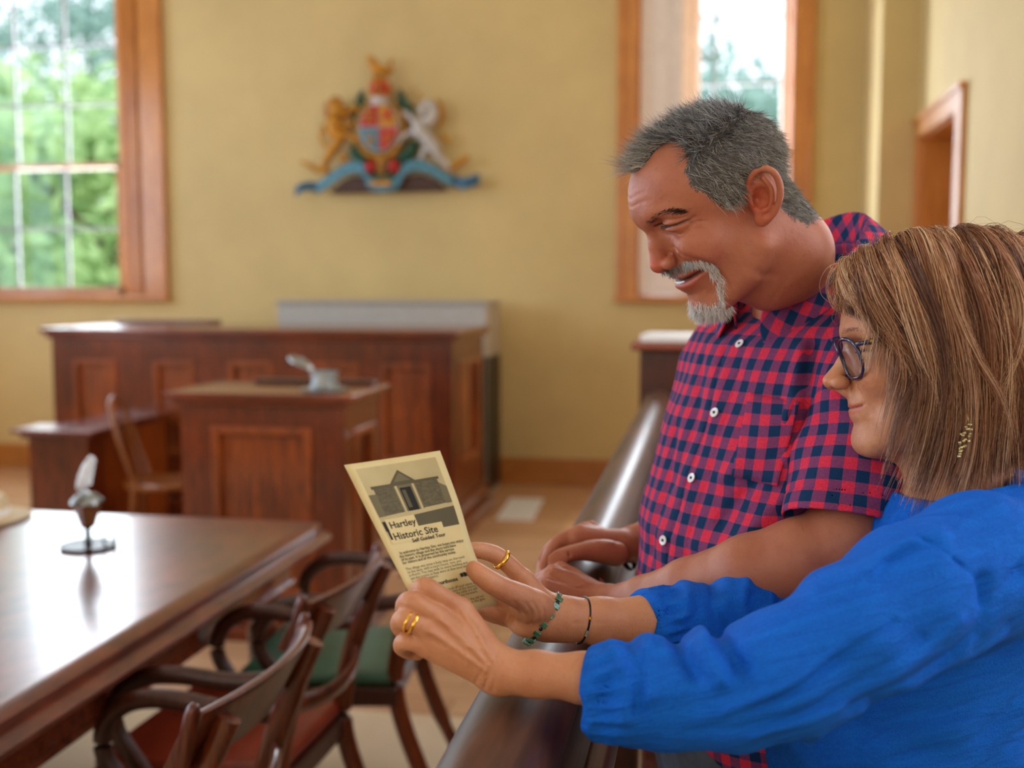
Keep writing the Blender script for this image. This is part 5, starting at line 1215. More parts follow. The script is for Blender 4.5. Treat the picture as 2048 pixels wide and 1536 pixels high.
def cring(cx, ra, rb, z0, ph, k=.72, dz=0):
    x = cx + ra * math.cos(ph); return BM_.w((x, rb * math.sin(ph), z0 - k * x + dz))
phs = np.radians(np.concatenate([[24, 32, 42], np.arange(60, 301, 20), [318, 328, 336]]))
w_tip = lambda p: math.exp(-((math.degrees(p) - 30) / 14) ** 2) + math.exp(-((math.degrees(p) - 330) / 14) ** 2)
inn = [cring(5, 81, 66, 252, p, dz=-10) for p in phs]
fold_ = [cring(5, 88, 73, 276, p) for p in phs]
mid_ = [cring(3, 99 + 2 * w_tip(p), 88, 262, p, dz=-6 * w_tip(p)) for p in phs]
outer = [cring(0, 111 + 6 * w_tip(p), 103, 240, p + math.radians(10) * (math.exp(-((math.degrees(p) - 28) / 12) ** 2) - math.exp(-((math.degrees(p) - 332) / 12) ** 2)), dz=-14 * w_tip(p)) for p in phs]
co_ = strip('collar', [inn, fold_, mid_, outer], M['gingham'], shirt, .0022, 90, 1, .75)
kc = ray_hit(np.array([v.co[:] for v in co_.data.vertices]), None, 1652, 541); pc_ = Vector(co_.data.vertices[kc].co); nc_ = (Vector(CAM) - pc_).normalized(); nc_ = (nc_ + Vector((0, 0, .5))).normalized()
m = MB(); m.lathe([(0, 0), (.0056, 0), (.006, .0008), (.0056, .0016), (.004, .0013), (0, .0011)], n=24); R_ = nc_.to_track_quat('Z', 'Y').to_matrix().to_4x4(); R_.translation = pc_ + nc_ * .003; m.v = [tuple(R_ @ Vector(v)) for v in m.v]; b_ = m.build('collar_button', M['black'], None); b_.parent = shirt
# pocket patch on the chest
pk = []
for py0, py1 in ((783, 800), (870, 884), (955, 968)):
    row = []
    for t in (0, .5, 1):
        k = ray_hit(SW, SN, 1498 + 92 * t - (py0 - 783) * .22, py0 + (py1 - py0) * t); row.append(SW[k] + SN[k] * .0045)
    pk.append(row)
strip('pocket', pk, M['gingham'], shirt, .0015, 16, 1, .1)
# wristbands
rb = wx(1252, 1100, -.112); ring('wristband', np.array(rb[:3]) / 1000, np.array(wx(1268, 1088, -.10)[:3]) - np.array(wx(1240, 1096, -.12)[:3]), 28.5, (1.6, 3.6), M['black'], None)
for o in [bpy.data.objects['wristband']]: to_child(o, MAN)
M['silver'] = plain('silver_band', lin(200, 200, 198), .25, .9)
o = ring('bangle', np.array(wx(1216, 1206, -.122)[:3]) / 1000, np.array(wx(1275, 1212, -.095)[:3]) - np.array(wx(1222, 1212, -.118)[:3]), 24, (1.0, 1.6), M['silver'], None); to_child(o, MAN)
# trousers and shoes below the frame edge
M['trouser'] = plain('grey_blue_trousers', lin(84, 90, 104), .8, scale=60)
def leg_fn(q):
    d = torso_sdf(q, np.array([[-470, 20, 120, 165], [-330, 40, 138, 172], [-300, 40, 135, 168]], float))
    for s_ in (1, -1): d = smin(d, chain(q, [(25, 88 * s_, -430, 88), (30, 95 * s_, -780, 62), (10, 98 * s_, -1150, 50), (10, 98 * s_, -1190, 52)]), 20)
    return d
LV, LQ = sdf_mesh(leg_fn, (-170, -230, -1250), (230, 230, -290), 9); to_child(fast_mesh('trousers', BM_.w(LV), LQ, M['trouser']), MAN)
M['shoe'] = plain('dark_leather_shoes', lin(50, 40, 34), .4)
for s_ in (1, -1):
    m = MB(); zf = -1244; P = [BM_.w((x, 98 * s_, z)) for x, z in ((-45, zf + 40), (-20, zf + 45), (20, zf + 52), (70, zf + 42), (130, zf + 34), (190, zf + 30), (215, zf + 27))]
    m.tube([tuple(v) for v in P], [.034, .042, .046, .044, .042, .034, .018], 16, (1.05, .86)); to_child(m.build('shoe', M['shoe'], None, sub=1), MAN)
# ================================================================ the woman
WOM = empty('person', (0.17, 1.16, 0), 0, 'woman with light brown hair, glasses and a bright blue blouse, holding up a leaflet', 'person')
HW = head_frame(1868, 712, 1.16, 10, 9)
gw = dict(dx=0, w=.97, skull=(-6, 44, 88, 74, 70), fore=(22, 42, 63, 58, 50), jaw=(92, -88), mx=67, mr=(27, 32, 28), brow=(86, 38), eye=(63, 32, 18, 13.5),
    neck=[(-14, 0, -30, 44), (-22, 0, -90, 46)], throat=[(52, 0, -72, 22), (26, 0, -100, 28), (-4, 0, -140, 36)],
    nose=((84, 24), (97, 8), (116.5, -9, 8)), alar=11.5,
    lips=(101.5, -36, 3.6, 101, -47, 4.2, 78, 23, -40), chx=54, chy=42, chz=-10, chr=(26, 20, 22),
    bulge=[((80, 0, -77, 11, 17, 11), 10), ((48, 44, -62, 22, 14, 22), 16)],
    strokes=[([(84, 18, 17, .4), (81, 26, 17), (78, 32, 17.5), (72, 40, 18), (66, 45, 17, .6)], 1.3, 2.2, (.9, .4, 0)),
             ([(80, 24, 13, .5), (77, 32, 11.5), (71, 40, 12), (64, 46, 13, .4)], 2.4, -1.3, (.9, .4, 0)), ([(82, 18, 10, .5), (78, 26, 4), (71, 38, 3), (63, 46, 8, .4)], 1.6, 1.5, (.9, .4, 0)),
             ([(82, 18, 24, .4), (80, 28, 25), (74, 38, 26), (65, 47, 22, .5)], 1.3, 1.3, (.9, .4, 0)), ([(66, 48, 17), (58, 53, 15, .3)], 1.0, .9, (.6, .8, 0)), ([(66, 48, 20), (58, 53, 22, .3)], 1.0, .9, (.6, .8, 0)),
             ([(92, 16, -8, .5), (86, 20, -14, .9), (84, 19, -20, .6)], 1.4, 1.2, (.7, .7, 0)),
             ([(88, 20, -14, .6), (82, 27, -26), (77, 31, -38), (74, 32, -48, .4)], 2.2, 1.5, (.7, .7, 0)),
             ([(84, 27, -38, .3), (79, 29, -46, .9), (75, 30, -58, .4)], 1.8, 1.1, (.7, .7, 0)),
             ([(100, 0, -41.5), (95, 12, -41), (86, 20, -40), (78, 25, -38.5, .8), (75, 28, -37, .4)], 1.2, 2.4, (.9, .45, 0)),
             ([(98, 0, -58), (92, 14, -58), (82, 24, -56, .3)], 5, 2.0, (.9, .45, 0)), ([(20, 45, -95, .3), (45, 38, -98), (62, 24, -94, .3)], 4, 1.2, (.4, .7, -.5))])
gw['neck'] = [(-14, 0, -30, 44), (-20, 0, -80, 46)]
EFW = []
for side in (1, -1):
    o, Bl = ear_frame(HW, side, x=-6, y=67, z=2, tilt=-12); EFW.append((HW.l(o).astype(np.float32), Bl.astype(np.float32)))
aW = math.radians(6); fW = -CR * math.cos(aW) - N_([-math.sin(YAW), math.cos(YAW), 0]) * math.sin(aW)
BW_ = Frame(at_d(1885, 1250, 1.17), fW, (0, 0, 1))
# near = left arm (back of the hand to the camera), far = right arm (palm and thumb on the sheet)
LW_ = dict(arm=[wp(1965, 1130, 1.0, 36), wp(1820, 1200, .975, 34), wp(1640, 1320, .955, 30), wp(1500, 1368, .96, 29), wp(1380, 1376, .970, 28), wp(1270, 1366, .98, 25), wp(1170, 1356, .99, 21.5), wp(1070, 1348, .997, 19.5), wp(1005, 1344, 1.0, 19)],
    palm=[[wp(990, 1322, 1.0, 14), wp(922, 1220, 1.012, 11.5)], [wp(990, 1332, .998, 14), wp(878, 1236, .992, 11)], [wp(990, 1342, .998, 14), wp(856, 1262, .985, 11)], [wp(990, 1352, 1.0, 14), wp(852, 1293, .99, 10)]],
    pads=[(wp(940, 1300, 1.02)[:3], (26, 18, 20))],
    fingers=[[wp(922, 1220, 1.012, 10.5), wp(880, 1192, 1.0, 9.2), wp(850, 1175, .998, 9.6), wp(836, 1186, 1.022, 8.6), wp(846, 1206, 1.045, 7.8), wp(866, 1220, 1.05, 7)],
             [wp(878, 1236, .992, 10.2), wp(842, 1214, .985, 8.8), wp(819, 1202, .988, 9.3), wp(808, 1216, 1.012, 8.4), wp(820, 1234, 1.035, 7.6), wp(842, 1246, 1.045, 7)],
             [wp(856, 1262, .985, 9.8), wp(826, 1246, .98, 8.4), wp(806, 1238, .984, 9.0), wp(798, 1252, 1.008, 8.0), wp(812, 1268, 1.03, 7.4), wp(834, 1276, 1.04, 6.8)],
             [wp(852, 1293, .99, 9), wp(826, 1286, .985, 7.6), wp(808, 1283, .988, 8.0), wp(802, 1294, 1.008, 7.2), wp(816, 1304, 1.025, 6.6), wp(836, 1308, 1.03, 6)]],
    thumb=[wp(975, 1318, 1.02, 13), wp(940, 1285, 1.045, 11.5), wp(905, 1250, 1.06, 10), wp(880, 1225, 1.068, 8.5), wp(868, 1210, 1.068, 7.5)],
    strokes=[([wp(925, 1222, 1.0)[:3], wp(955, 1268, .985)[:3], wp(985, 1318, .985)[:3]], 2.2, -1.3, -CF), ([wp(880, 1238, .98)[:3], wp(925, 1275, .98)[:3], wp(975, 1330, .98)[:3]], 2.2, -1.6, -CF), ([wp(858, 1264, .97)[:3], wp(910, 1295, .98)[:3], wp(970, 1340, .98)[:3]], 2.2, -1.5, -CF),
             ([wp(892, 1222, .98)[:3], wp(918, 1250, .98)[:3]], 3.5, 1.5, -CF), ([wp(862, 1245, .97)[:3], wp(890, 1268, .97)[:3]], 3.5, 1.5, -CF), ([wp(852, 1275, .97)[:3], wp(885, 1292, .97)[:3]], 3.5, 1.2, -CF),
             ([wp(985, 1300, .98)[:3], wp(968, 1330, .98)[:3], wp(950, 1372, .98)[:3]], 1.1, .8, -CF), ([wp(996, 1306, .98)[:3], wp(982, 1336, .98)[:3], wp(968, 1380, .98)[:3]], 1.1, .9, -CF), ([wp(1006, 1312, .98)[:3], wp(994, 1342, .98)[:3], wp(984, 1386, .98)[:3]], 1.1, .8, -CF),
             ([wp(900, 1262, .98)[:3], wp(930, 1290, .98)[:3], wp(935, 1330, .98)[:3]], 1.4, -.9, -CF), ([wp(930, 1290, .98)[:3], wp(965, 1300, .98)[:3]], 1.3, -.8, -CF),
             ([wp(862, 1170, .99)[:3], wp(846, 1164, .99)[:3]], .9, .5, -CF), ([wp(828, 1200, .98)[:3], wp(812, 1196, .98)[:3]], .9, .5, -CF)])
RW_ = dict(arm=[wp(1830, 1040, 1.29, 34), wp(1700, 1118, 1.265, 31), wp(1580, 1200, 1.24, 28), wp(1470, 1226, 1.205, 27), wp(1380, 1240, 1.175, 26), wp(1290, 1242, 1.15, 24.5), wp(1200, 1242, 1.14, 23), wp(1130, 1238, 1.13, 21.5), wp(1098, 1236, 1.127, 21)],
    palm=[[wp(1092, 1222, 1.128, 15), wp(1048, 1160, 1.125, 11)], [wp(1090, 1230, 1.13, 15), wp(1034, 1184, 1.135, 11)], [wp(1088, 1240, 1.13, 15), wp(1020, 1210, 1.135, 10.5)], [wp(1086, 1248, 1.13, 14), wp(1010, 1232, 1.13, 10)]],
    pads=[(wp(1058, 1212, 1.102)[:3], (20, 15, 17)), (wp(1058, 1252, 1.115)[:3], (20, 13, 12))],
    fingers=[[wp(1048, 1160, 1.125, 10.2), wp(1020, 1132, 1.12, 9.2), wp(988, 1108, 1.115, 9), wp(950, 1100, 1.105, 8.2), wp(915, 1104, 1.10, 7)],
             [wp(1034, 1184, 1.135, 10), wp(1004, 1170, 1.135, 9), wp(972, 1162, 1.13, 8.8), wp(934, 1162, 1.115, 8), wp(900, 1168, 1.105, 7)],
             [wp(1020, 1210, 1.135, 9.5), wp(992, 1204, 1.13, 8.6), wp(966, 1200, 1.12, 8.4), wp(936, 1200, 1.11, 7.6), wp(908, 1204, 1.10, 6.8)],
             [wp(1010, 1234, 1.13, 8.8), wp(990, 1232, 1.12, 7.8), wp(968, 1224, 1.112, 7.4), wp(944, 1218, 1.105, 6.8), wp(922, 1216, 1.10, 6)]],
    thumb=[wp(1078, 1214, 1.105, 14.5), wp(1042, 1194, 1.082, 13), wp(1006, 1178, 1.062, 11.2), wp(978, 1162, 1.052, 10.6), wp(956, 1146, 1.05, 9.4), wp(948, 1138, 1.05, 8)],
    strokes=[([wp(962, 1138, 1.03)[:3], wp(975, 1146, 1.03)[:3], wp(980, 1158, 1.03)[:3]], 1.0, .5, -CF), ([wp(1050, 1205, 1.07)[:3], wp(1064, 1228, 1.08)[:3], wp(1062, 1252, 1.09)[:3]], 1.4, 1.0, -CF), ([wp(1064, 1205, 1.07)[:3], wp(1076, 1226, 1.08)[:3], wp(1076, 1250, 1.09)[:3]], 1.3, .9, -CF),
             ([wp(1078, 1208, 1.07)[:3], wp(1088, 1226, 1.08)[:3], wp(1088, 1248, 1.09)[:3]], 1.3, .8, -CF), ([wp(1028, 1204, 1.06)[:3], wp(1044, 1232, 1.08)[:3], wp(1040, 1258, 1.09)[:3]], 1.5, 1.0, -CF), ([wp(1150, 1250, 1.1)[:3], wp(1220, 1252, 1.1)[:3]], 1.6, .6, -CF)])
WN0 = tuple(BW_.l(HW.w((-16, 0, -50)))) + (44,); WN1 = tuple(BW_.l(HW.w((-24, 0, -95)))) + (45,)
def wom_fn(p):
    d = in_head(p, HW, gw, EFW)
    q = BW_.l(p / 1000.).astype(np.float32)
    t = chain(q, [WN0, WN1, (-12, 0, 140, 46), (-5, 0, 80, 60), (20, 0, -50, 60), (20, 0, -250, 60)]); t = smin(t, chain(q, [(-5, 110, 105, 36), (0, 0, 115, 44), (-5, -110, 105, 36)]), 30)
    t = smin(t, ell(q, (22, 0, 95), (44, 70, 48)), 20)
    d = smin(d, t, 22)
    for h in (LW_, RW_): d = smin(d, hand_sdf(p, h), 10)
    return d
WV, WQ = sdf_mesh(wom_fn, (-320, 840, 880), (360, 1420, 1640), 1.55); WV = relax(WV, WQ, 1, .35) / 1000.
WL = HW.l(WV); WNl = vnormals(WL, WQ); 
if WNl[np.argmax(np.where((np.abs(WL[:, 2]) < 100) & (np.abs(WL[:, 1]) < 90) & (WL[:, 0] < 130), WL[:, 0], -999))][0] < 0: WNl = -WNl
wc = paint(WL, (1, 1, 1), [((112, 0, -10), (12, 12, 12), (1.04, .84, .80), .6), ((66, 40, -14), (22, 18, 18), (1.04, .86, .80), .6), ((70, 32, 24), (14, 14, 9), (.95, .86, .80), .5)])
def dl(C, P, w, col, k, dr): return darkline(WL, C, P, w, col, k, dr)
wc = dl(wc, [(100, 0, -38), (95, 12, -38), (86, 20, -38.5), (78, 25, -38.5, .5)], 1.9, (.86, .42, .42), .9, (.9, .45, 0))
wc = dl(wc, [(100, 0, -46), (95, 12, -45), (86, 20, -43), (78, 25, -40, .4)], 2.8, (.95, .58, .60), .9, (.9, .45, 0))
wc = dl(wc, [(100, 0, -41.5), (95, 12, -41), (86, 20, -40), (78, 25, -38.5)], .9, (.4, .14, .14), .9, (.9, .45, 0))
wc = dl(wc, [(84, 18, 17, .4), (81, 26, 17), (78, 32, 17.5), (72, 40, 18), (66, 45, 17, .6)], 1.3, (.16, .10, .08), .9, (.9, .4, 0))
wc = dl(wc, [(109, 6, -17.5, .6), (104, 9, -18), (99, 10, -18, .5)], 1.7, (.34, .16, .10), .9, (.6, .8, -.3))
wc = dl(wc, [(88, 8, 38, .5), (86, 18, 41), (80, 28, 42), (70, 40, 40, .4)], 2.6, (.55, .38, .28), .6, (.9, .4, 0))
Xw, Yw, Zw = WL.T
wsc = (Zw > 30) & (Zw < 150) & (Xw > -120) & (Xw < np.interp(Zw, [30, 60, 80, 100, 120], [12, 34, 44, 48, 46])) & (np.abs(Yw) < 90) | ((Xw < -30) & (Xw > -120) & (Zw > -60) & (Zw < 150) & (np.abs(Yw) < 90))
wc[wsc] = np.array(lin(110, 78, 50)[:3]) / np.array(lin(226, 166, 130)[:3])
for c_, r_ in ((wp(958, 1133, 1.043), 6.5),):
    k_ = np.exp(-(((WV * 1000 - np.array(c_[:3])) / r_) ** 2).sum(1) * 1.2)[:, None] * .8; wc = wc * (1 - k_) + np.array((1.12, 1.02, 1.0)) * k_
wb_ = fast_mesh('body', WV, WQ, M['skin_w']); vcol(wb_, wc); to_child(wb_, WOM)
for sd in (1, -1):
    mb = MB(); mb.tube([HW.w((a, sd * b, c)) for a, b, c in SPC([(80.5, 22, 17), (79, 30, 17.2), (73.5, 38.5, 17.8), (66, 46, 16.5)], 5)], [.0003] + [.0008] * 14 + [.0003], 8); to_child(mb.build('eyelashes', M['lash'], None), WOM)
# ---- hair
G0 = [[(58, 4, 108), (66, 8, 117), (75, 12, 111), (80, 16, 96), (81, 19, 84), (81, 21, 74), (80, 23, 67), (79, 25, 60)],
      [(60, 12, 110), (70, 26, 114), (74, 40, 100), (72, 52, 82), (70, 58, 68), (65, 62, 58), (61, 65, 50), (58, 68, 42)],
      [(52, 15, 113), (54, 44, 121), (54, 68, 100), (48, 80, 62), (38, 86, 22), (28, 89, -8), (34, 86, -40), (52, 80, -94)],
      [(40, 12, 115), (40, 46, 124), (40, 74, 104), (34, 88, 62), (24, 92, 16), (16, 92, -26), (24, 87, -74), (54, 80, -126)],
      [(18, 10, 117), (12, 50, 126), (8, 78, 102), (2, 92, 56), (-4, 96, 6), (-2, 94, -44), (10, 86, -90), (36, 80, -138)],
      [(-10, 8, 117), (-20, 50, 124), (-28, 78, 98), (-34, 92, 50), (-34, 96, 0), (-28, 92, -50), (-18, 84, -96), (-2, 80, -142)],
      [(-38, 5, 113), (-54, 44, 120), (-66, 70, 92), (-72, 84, 45), (-70, 86, -5), (-60, 82, -55), (-50, 74, -98), (-44, 72, -142)],
      [(-60, 2, 102), (-84, 30, 110), (-100, 46, 78), (-106, 54, 34), (-102, 56, -14), (-88, 54, -60), (-74, 48, -98), (-68, 42, -124)],
      [(-72, 0, 92), (-102, 2, 100), (-118, 2, 66), (-122, 2, 26), (-114, 2, -20), (-98, 2, -62), (-82, 2, -98), (-76, 2, -120)]]
G0 = np.array(G0, float); G0[3:, -1, 2] -= 8; G0[3:, -2, 2] -= 4
def interp_guides(u, sgn):
    """u in [0, len-1] -> (n,8,3)"""
    n = len(G0); P = np.vstack([2 * G0[:1] - G0[1:2], G0, 2 * G0[-1:] - G0[-2:-1]]); i = np.clip(u.astype(int), 0, n - 2); t = (u - i)[:, None, None]
    a, b, c, d = P[i], P[i + 1], P[i + 2], P[i + 3]
    g = .5 * ((2 * b) + (c - a) * t + (2 * a - 5 * b + 4 * c - d) * t * t + (3 * b - a - 3 * c + d) * t ** 3); g = g.copy(); g[:, :, 1] *= sgn[:, None]; return g
rw = np.random.default_rng(11)
def long_hair(n, usampler, sgn, lo_layer=.0, rad=(.17, .16), fly=0.0, K=22, clumps=190, dark=0.0):
    u = usampler(n); sg = np.where(rw.random(n) < sgn, 1., -1.); g = interp_guides(u, sg)
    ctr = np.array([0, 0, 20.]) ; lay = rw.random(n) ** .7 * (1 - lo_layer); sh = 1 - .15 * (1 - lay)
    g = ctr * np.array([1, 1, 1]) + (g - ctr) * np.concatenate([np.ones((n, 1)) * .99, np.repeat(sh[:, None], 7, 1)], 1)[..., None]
    # clumping: strands of a lock share a wander
    cu = rw.random(clumps) * (len(G0) - 1); cs = rw.normal(size=(clumps, 3, 3)) * np.array([15, 6, 8]); key = np.argmin(np.abs(u[:, None] + rw.normal(size=(n, 1)) * .06 - cu[None]), 1)
    key = np.where(sg > 0, key, (key + 97) % clumps); ph = np.linspace(0, 1, 8)
    cs = cs * 1.0; wk = np.clip(.35 + u / 4.5, .35, 1)[:, None, None]; wv = cs[key, 0][:, None] * (ph ** 1.2)[None, :, None] + cs[key, 1][:, None] * np.sin(ph * 5.0)[None, :, None] * .7 + cs[key, 2][:, None] * np.sin(ph * 9)[None, :, None] * .22
    wv = wv * wk; ind = rw.normal(size=(n, 1, 3)) * np.array([2.4, 1.6, 1.5]) * (.35 + ph)[None, :, None] + rw.normal(size=(n, 1, 3)) * 1.6 * np.sin(ph * 7 + rw.random((n, 1)) * 6)[..., None]
    if fly: ind = ind * 2.6 + np.array([0, 0, 1]) * (rw.random((n, 1, 1)) * 16 * fly) * np.sin(ph * 2.6)[None, :, None]
    g[:, 1:] += (wv + ind)[:, 1:]; g[:, 0] += rw.normal(size=(n, 3)) * np.array([3, 3, .8])
    end = .84 + .2 * rw.random(n) ** .6 * (.6 + .4 * cs[key, 2, 0] / 6 * .3); end = np.where(rw.random(n) < .25, end * (.7 + .3 * rw.random(n)), end)
    tt = np.linspace(0, 1, K)[None] * end[:, None] * 7; tt = np.clip(tt, 0, 7.25); i = np.clip(tt.astype(int), 0, 6); t = (tt - i)[..., None]
    P = np.concatenate([2 * g[:, :1] - g[:, 1:2], g, 2 * g[:, -1:] - g[:, -2:-1]], 1); ar = np.arange(n)[:, None]
    a, b, c, d = P[ar, i], P[ar, i + 1], P[ar, i + 2], P[ar, i + 3]
    S = .5 * ((2 * b) + (c - a) * t + (2 * a - 5 * b + 4 * c - d) * t * t + (3 * b - a - 3 * c + d) * t ** 3)
    # keep strands outside the head
    q = S.copy(); q[..., 2] -= 42; rr = np.sqrt((( q + np.array([6, 0, 0])) / np.array([94, 78, 76])) ** 2 @ np.ones(3)); m = (rr < 1) & (S[..., 2] > 5); S = np.where(m[..., None] & (np.arange(K) > 0)[None, :, None], (q + np.array([6, 0, 0])) / np.maximum(rr, .3)[..., None] - np.array([6, 0, 0]) + np.array([0, 0, 42.]), S)
    b0, b1, b2 = (np.array(lin(*c)[:3]) for c in ((84, 46, 24), (184, 122, 78), (250, 214, 172)))
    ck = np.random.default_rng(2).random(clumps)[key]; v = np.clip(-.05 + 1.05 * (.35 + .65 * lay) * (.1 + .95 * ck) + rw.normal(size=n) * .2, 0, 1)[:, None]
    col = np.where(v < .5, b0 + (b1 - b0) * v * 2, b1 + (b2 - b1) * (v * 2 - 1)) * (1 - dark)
    return HW.w(S), (rad[0] + rad[1] * rw.random(n)) * .001, col
us = lambda n: np.clip(rw.random(n) ** 1.0 * (len(G0) - 1.001), 0, len(G0) - 1.001)
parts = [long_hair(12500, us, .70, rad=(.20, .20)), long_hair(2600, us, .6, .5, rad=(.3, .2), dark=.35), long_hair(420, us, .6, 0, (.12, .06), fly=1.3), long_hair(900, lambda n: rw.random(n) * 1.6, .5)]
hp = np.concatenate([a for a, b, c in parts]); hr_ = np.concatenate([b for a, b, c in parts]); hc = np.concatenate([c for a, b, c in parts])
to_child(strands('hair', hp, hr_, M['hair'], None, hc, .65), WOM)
wbr = near_w = np.abs(stroke(np.column_stack([WL[:, 0], np.abs(WL[:, 1]), WL[:, 2]]).astype(np.float32), [(90, 10, 36), (85, 20, 40), (78, 30, 41), (68, 41, 38, .7)], 1.9, 1, (.9, .4, 0), 16)) > .4
to_child(grow('eyebrows', M['hair'], HW, WL, WNl, wbr, 500, bdir, lambda P: 5.5 + 0 * P[:, 0], lambda n: .16 + .05 * rh.random(n), lambda P, n: np.array(lin(112, 80, 56)[:3]) * (.7 + .5 * rh.random(n)[:, None]), 4, .06, .12), WOM)
# ---- glasses
M['frame'] = plain('navy_plum_acetate', lin(40, 42, 74), .22, var=.2, scale=60, Coat_Weight=.5)
lens = NT('spectacle_lens'); lens.t.nodes.remove(lens.b)
tr_ = lens.n('BsdfTransparent'); gl_ = lens.n('BsdfGlossy'); gl_.inputs['Roughness'].default_value = .03; mx_ = lens.n('MixShader'); mx_.inputs[0].default_value = .12
tr_.inputs[0].default_value = (.93, .95, 1, 1); lens.l(tr_.outputs[0], mx_.inputs[1]); lens.l(gl_.outputs[0], mx_.inputs[2]); lens.l(mx_.outputs[0], lens.out.inputs[0])
gp = lambda y, z: HW.w((93.5 + .15 * (z - 12) - .0042 * y * y, y, z))
GL = empty('glasses', tuple(HW.w((92, 0, 14)))); to_child(GL, WOM); GLI = Matrix.Translation(Vector(GL.location)).inverted()
bpy.context.view_layer.update(); GLW = Matrix.Translation(Vector(tuple(HW.w((92, 0, 14)))))
def gchild(o, par=GL):
    o.parent = par; o.matrix_parent_inverse = GLW.inverted() if par is GL else Matrix.Identity(4); return o
def lensoutline(sd, k=1.0, n=40):
    P = []
    for i in range(n):
        a = 2 * PI * i / n; e = 2.6; c, s_ = math.cos(a), math.sin(a); r = (abs(c) ** e + abs(s_) ** e) ** (-1 / e); P.append((sd * 33 + 24 * k * c * r, 12 + 21 * k * s_ * r - 1.5 * (c * sd < 0) * abs(c)))
    return P
for sd in (1, -1):
    O_ = [gp(a, b) for a, b in lensoutline(sd)]; m = MB(); m.tube([tuple(v) for v in O_ + O_[:1]], .0017, 10, (1.0, 1.25)); gchild(m.build('rim', M['frame'], None))
    O_ = [gp(a, b) for a, b in lensoutline(sd, .97)]; fx = HW.d((1, 0, 0)); c0 = gp(sd * 33, 12); V = [tuple(v + fx * .0006) for v in O_] + [tuple(v - fx * .0006) for v in O_] + [tuple(c0 + fx * .0016), tuple(c0 + fx * .0002)]; n = 40
    Fc = [(i, (i + 1) % n, 80) for i in range(n)] + [((i + 1) % n + 40, i + 40, 81) for i in range(n)] + [(i, i + 40, (i + 1) % n + 40, (i + 1) % n) for i in range(n)]
    m = MB(); m.add(V, Fc); gchild(m.build('lens', lens.m, None))
    T_ = [gp(sd * 57, 24), HW.w((82, sd * 64, 26)), HW.w((76, sd * 68, 26)), HW.w((43, sd * 73, 27)), HW.w((10, sd * 75, 27)), HW.w((-6, sd * 75, 22)), HW.w((-20, sd * 74, 4))]
    m = MB(); m.tube([tuple(v) for v in SPC(T_, 4)], .0021, 8, (.7, 1.2)); t_ = gchild(m.build('temple', M['frame'], None))
    for xx in (70, 49):
        m = MB(); p_ = HW.w((xx, sd * (68.6 + (76 - xx) * .15), 26.3)); q_ = HW.w((xx - 3, sd * (69 + (76 - xx) * .15), 26.3)); m.tube([tuple(p_), tuple(q_)], .0026, 10, (.7, 1.2)); b_ = m.build('temple_band', M['brass'], None); b_.parent = t_
m = MB(); m.tube([tuple(gp(y, z)) for y, z in ((-11, 16), (-6, 20), (0, 21), (6, 20), (11, 16))], .0016, 8); gchild(m.build('bridge', M['frame'], None))
# ---- earring, rings, bracelets
M['jewel'] = plain('gold_and_silver_beads', lin(214, 196, 140), .2, .9, var=.25, scale=300)
eo = empty('earring', tuple(HW.w((-4, 96, -42)))); to_child(eo, WOM); EI = Matrix.Translation(Vector(tuple(HW.w((-4, 96, -42))))).inverted()
m = MB(); m.tube([tuple(HW.w(q)) for q in SPC([(-5, 92, -46), (-4, 96, -50), (-4, 98, -56), (-4, 99, -62), (-4, 99, -68)], 4)], .0005, 6); o = m.build('hook', M['jewel'], None); o.parent = eo; o.matrix_parent_inverse = EI
m = MB()
for k in range(26):
    t = k / 26; w = 9 * math.sin(PI * min(1, t * 1.1 + .08)); a = k * 2.4; c = HW.w((-4 + 15 * t + w * .5 * math.cos(a) , 101 + 1.5 * math.sin(a * 1.3), -68 - 30 * t + w * .4 * math.sin(a))); r = .0018
    m.lathe([(r * math.sin(q), -r * math.cos(q)) for q in np.linspace(.05, PI - .05, 7)], tuple(c), 10)
o = m.build('bead_cluster', M['jewel'], None); o.parent = eo; o.matrix_parent_inverse = EI
def fr_ring(name, p0, p1, R, r, mat): return to_child(ring(name, (np.array(p0[:3]) + np.array(p1[:3])) / 2000, np.array(p1[:3]) - np.array(p0[:3]), R, r, mat, None), WOM)
a, b = wp(838, 1252, .982), wp(818, 1243, .981)
fr_ring('gold_ring', wp(829, 1248, .9815), wp(821, 1244, .981), 9.9, (1.3, 1.7), M['gold']); fr_ring('gold_ring', wp(822, 1245, .981), wp(814, 1241, .982), 9.9, (1.3, 1.4), M['gold'])
fr_ring('gold_ring', wp(1008, 1123, 1.118), wp(998, 1115, 1.116), 10.2, (1.3, 2.2), M['gold'])
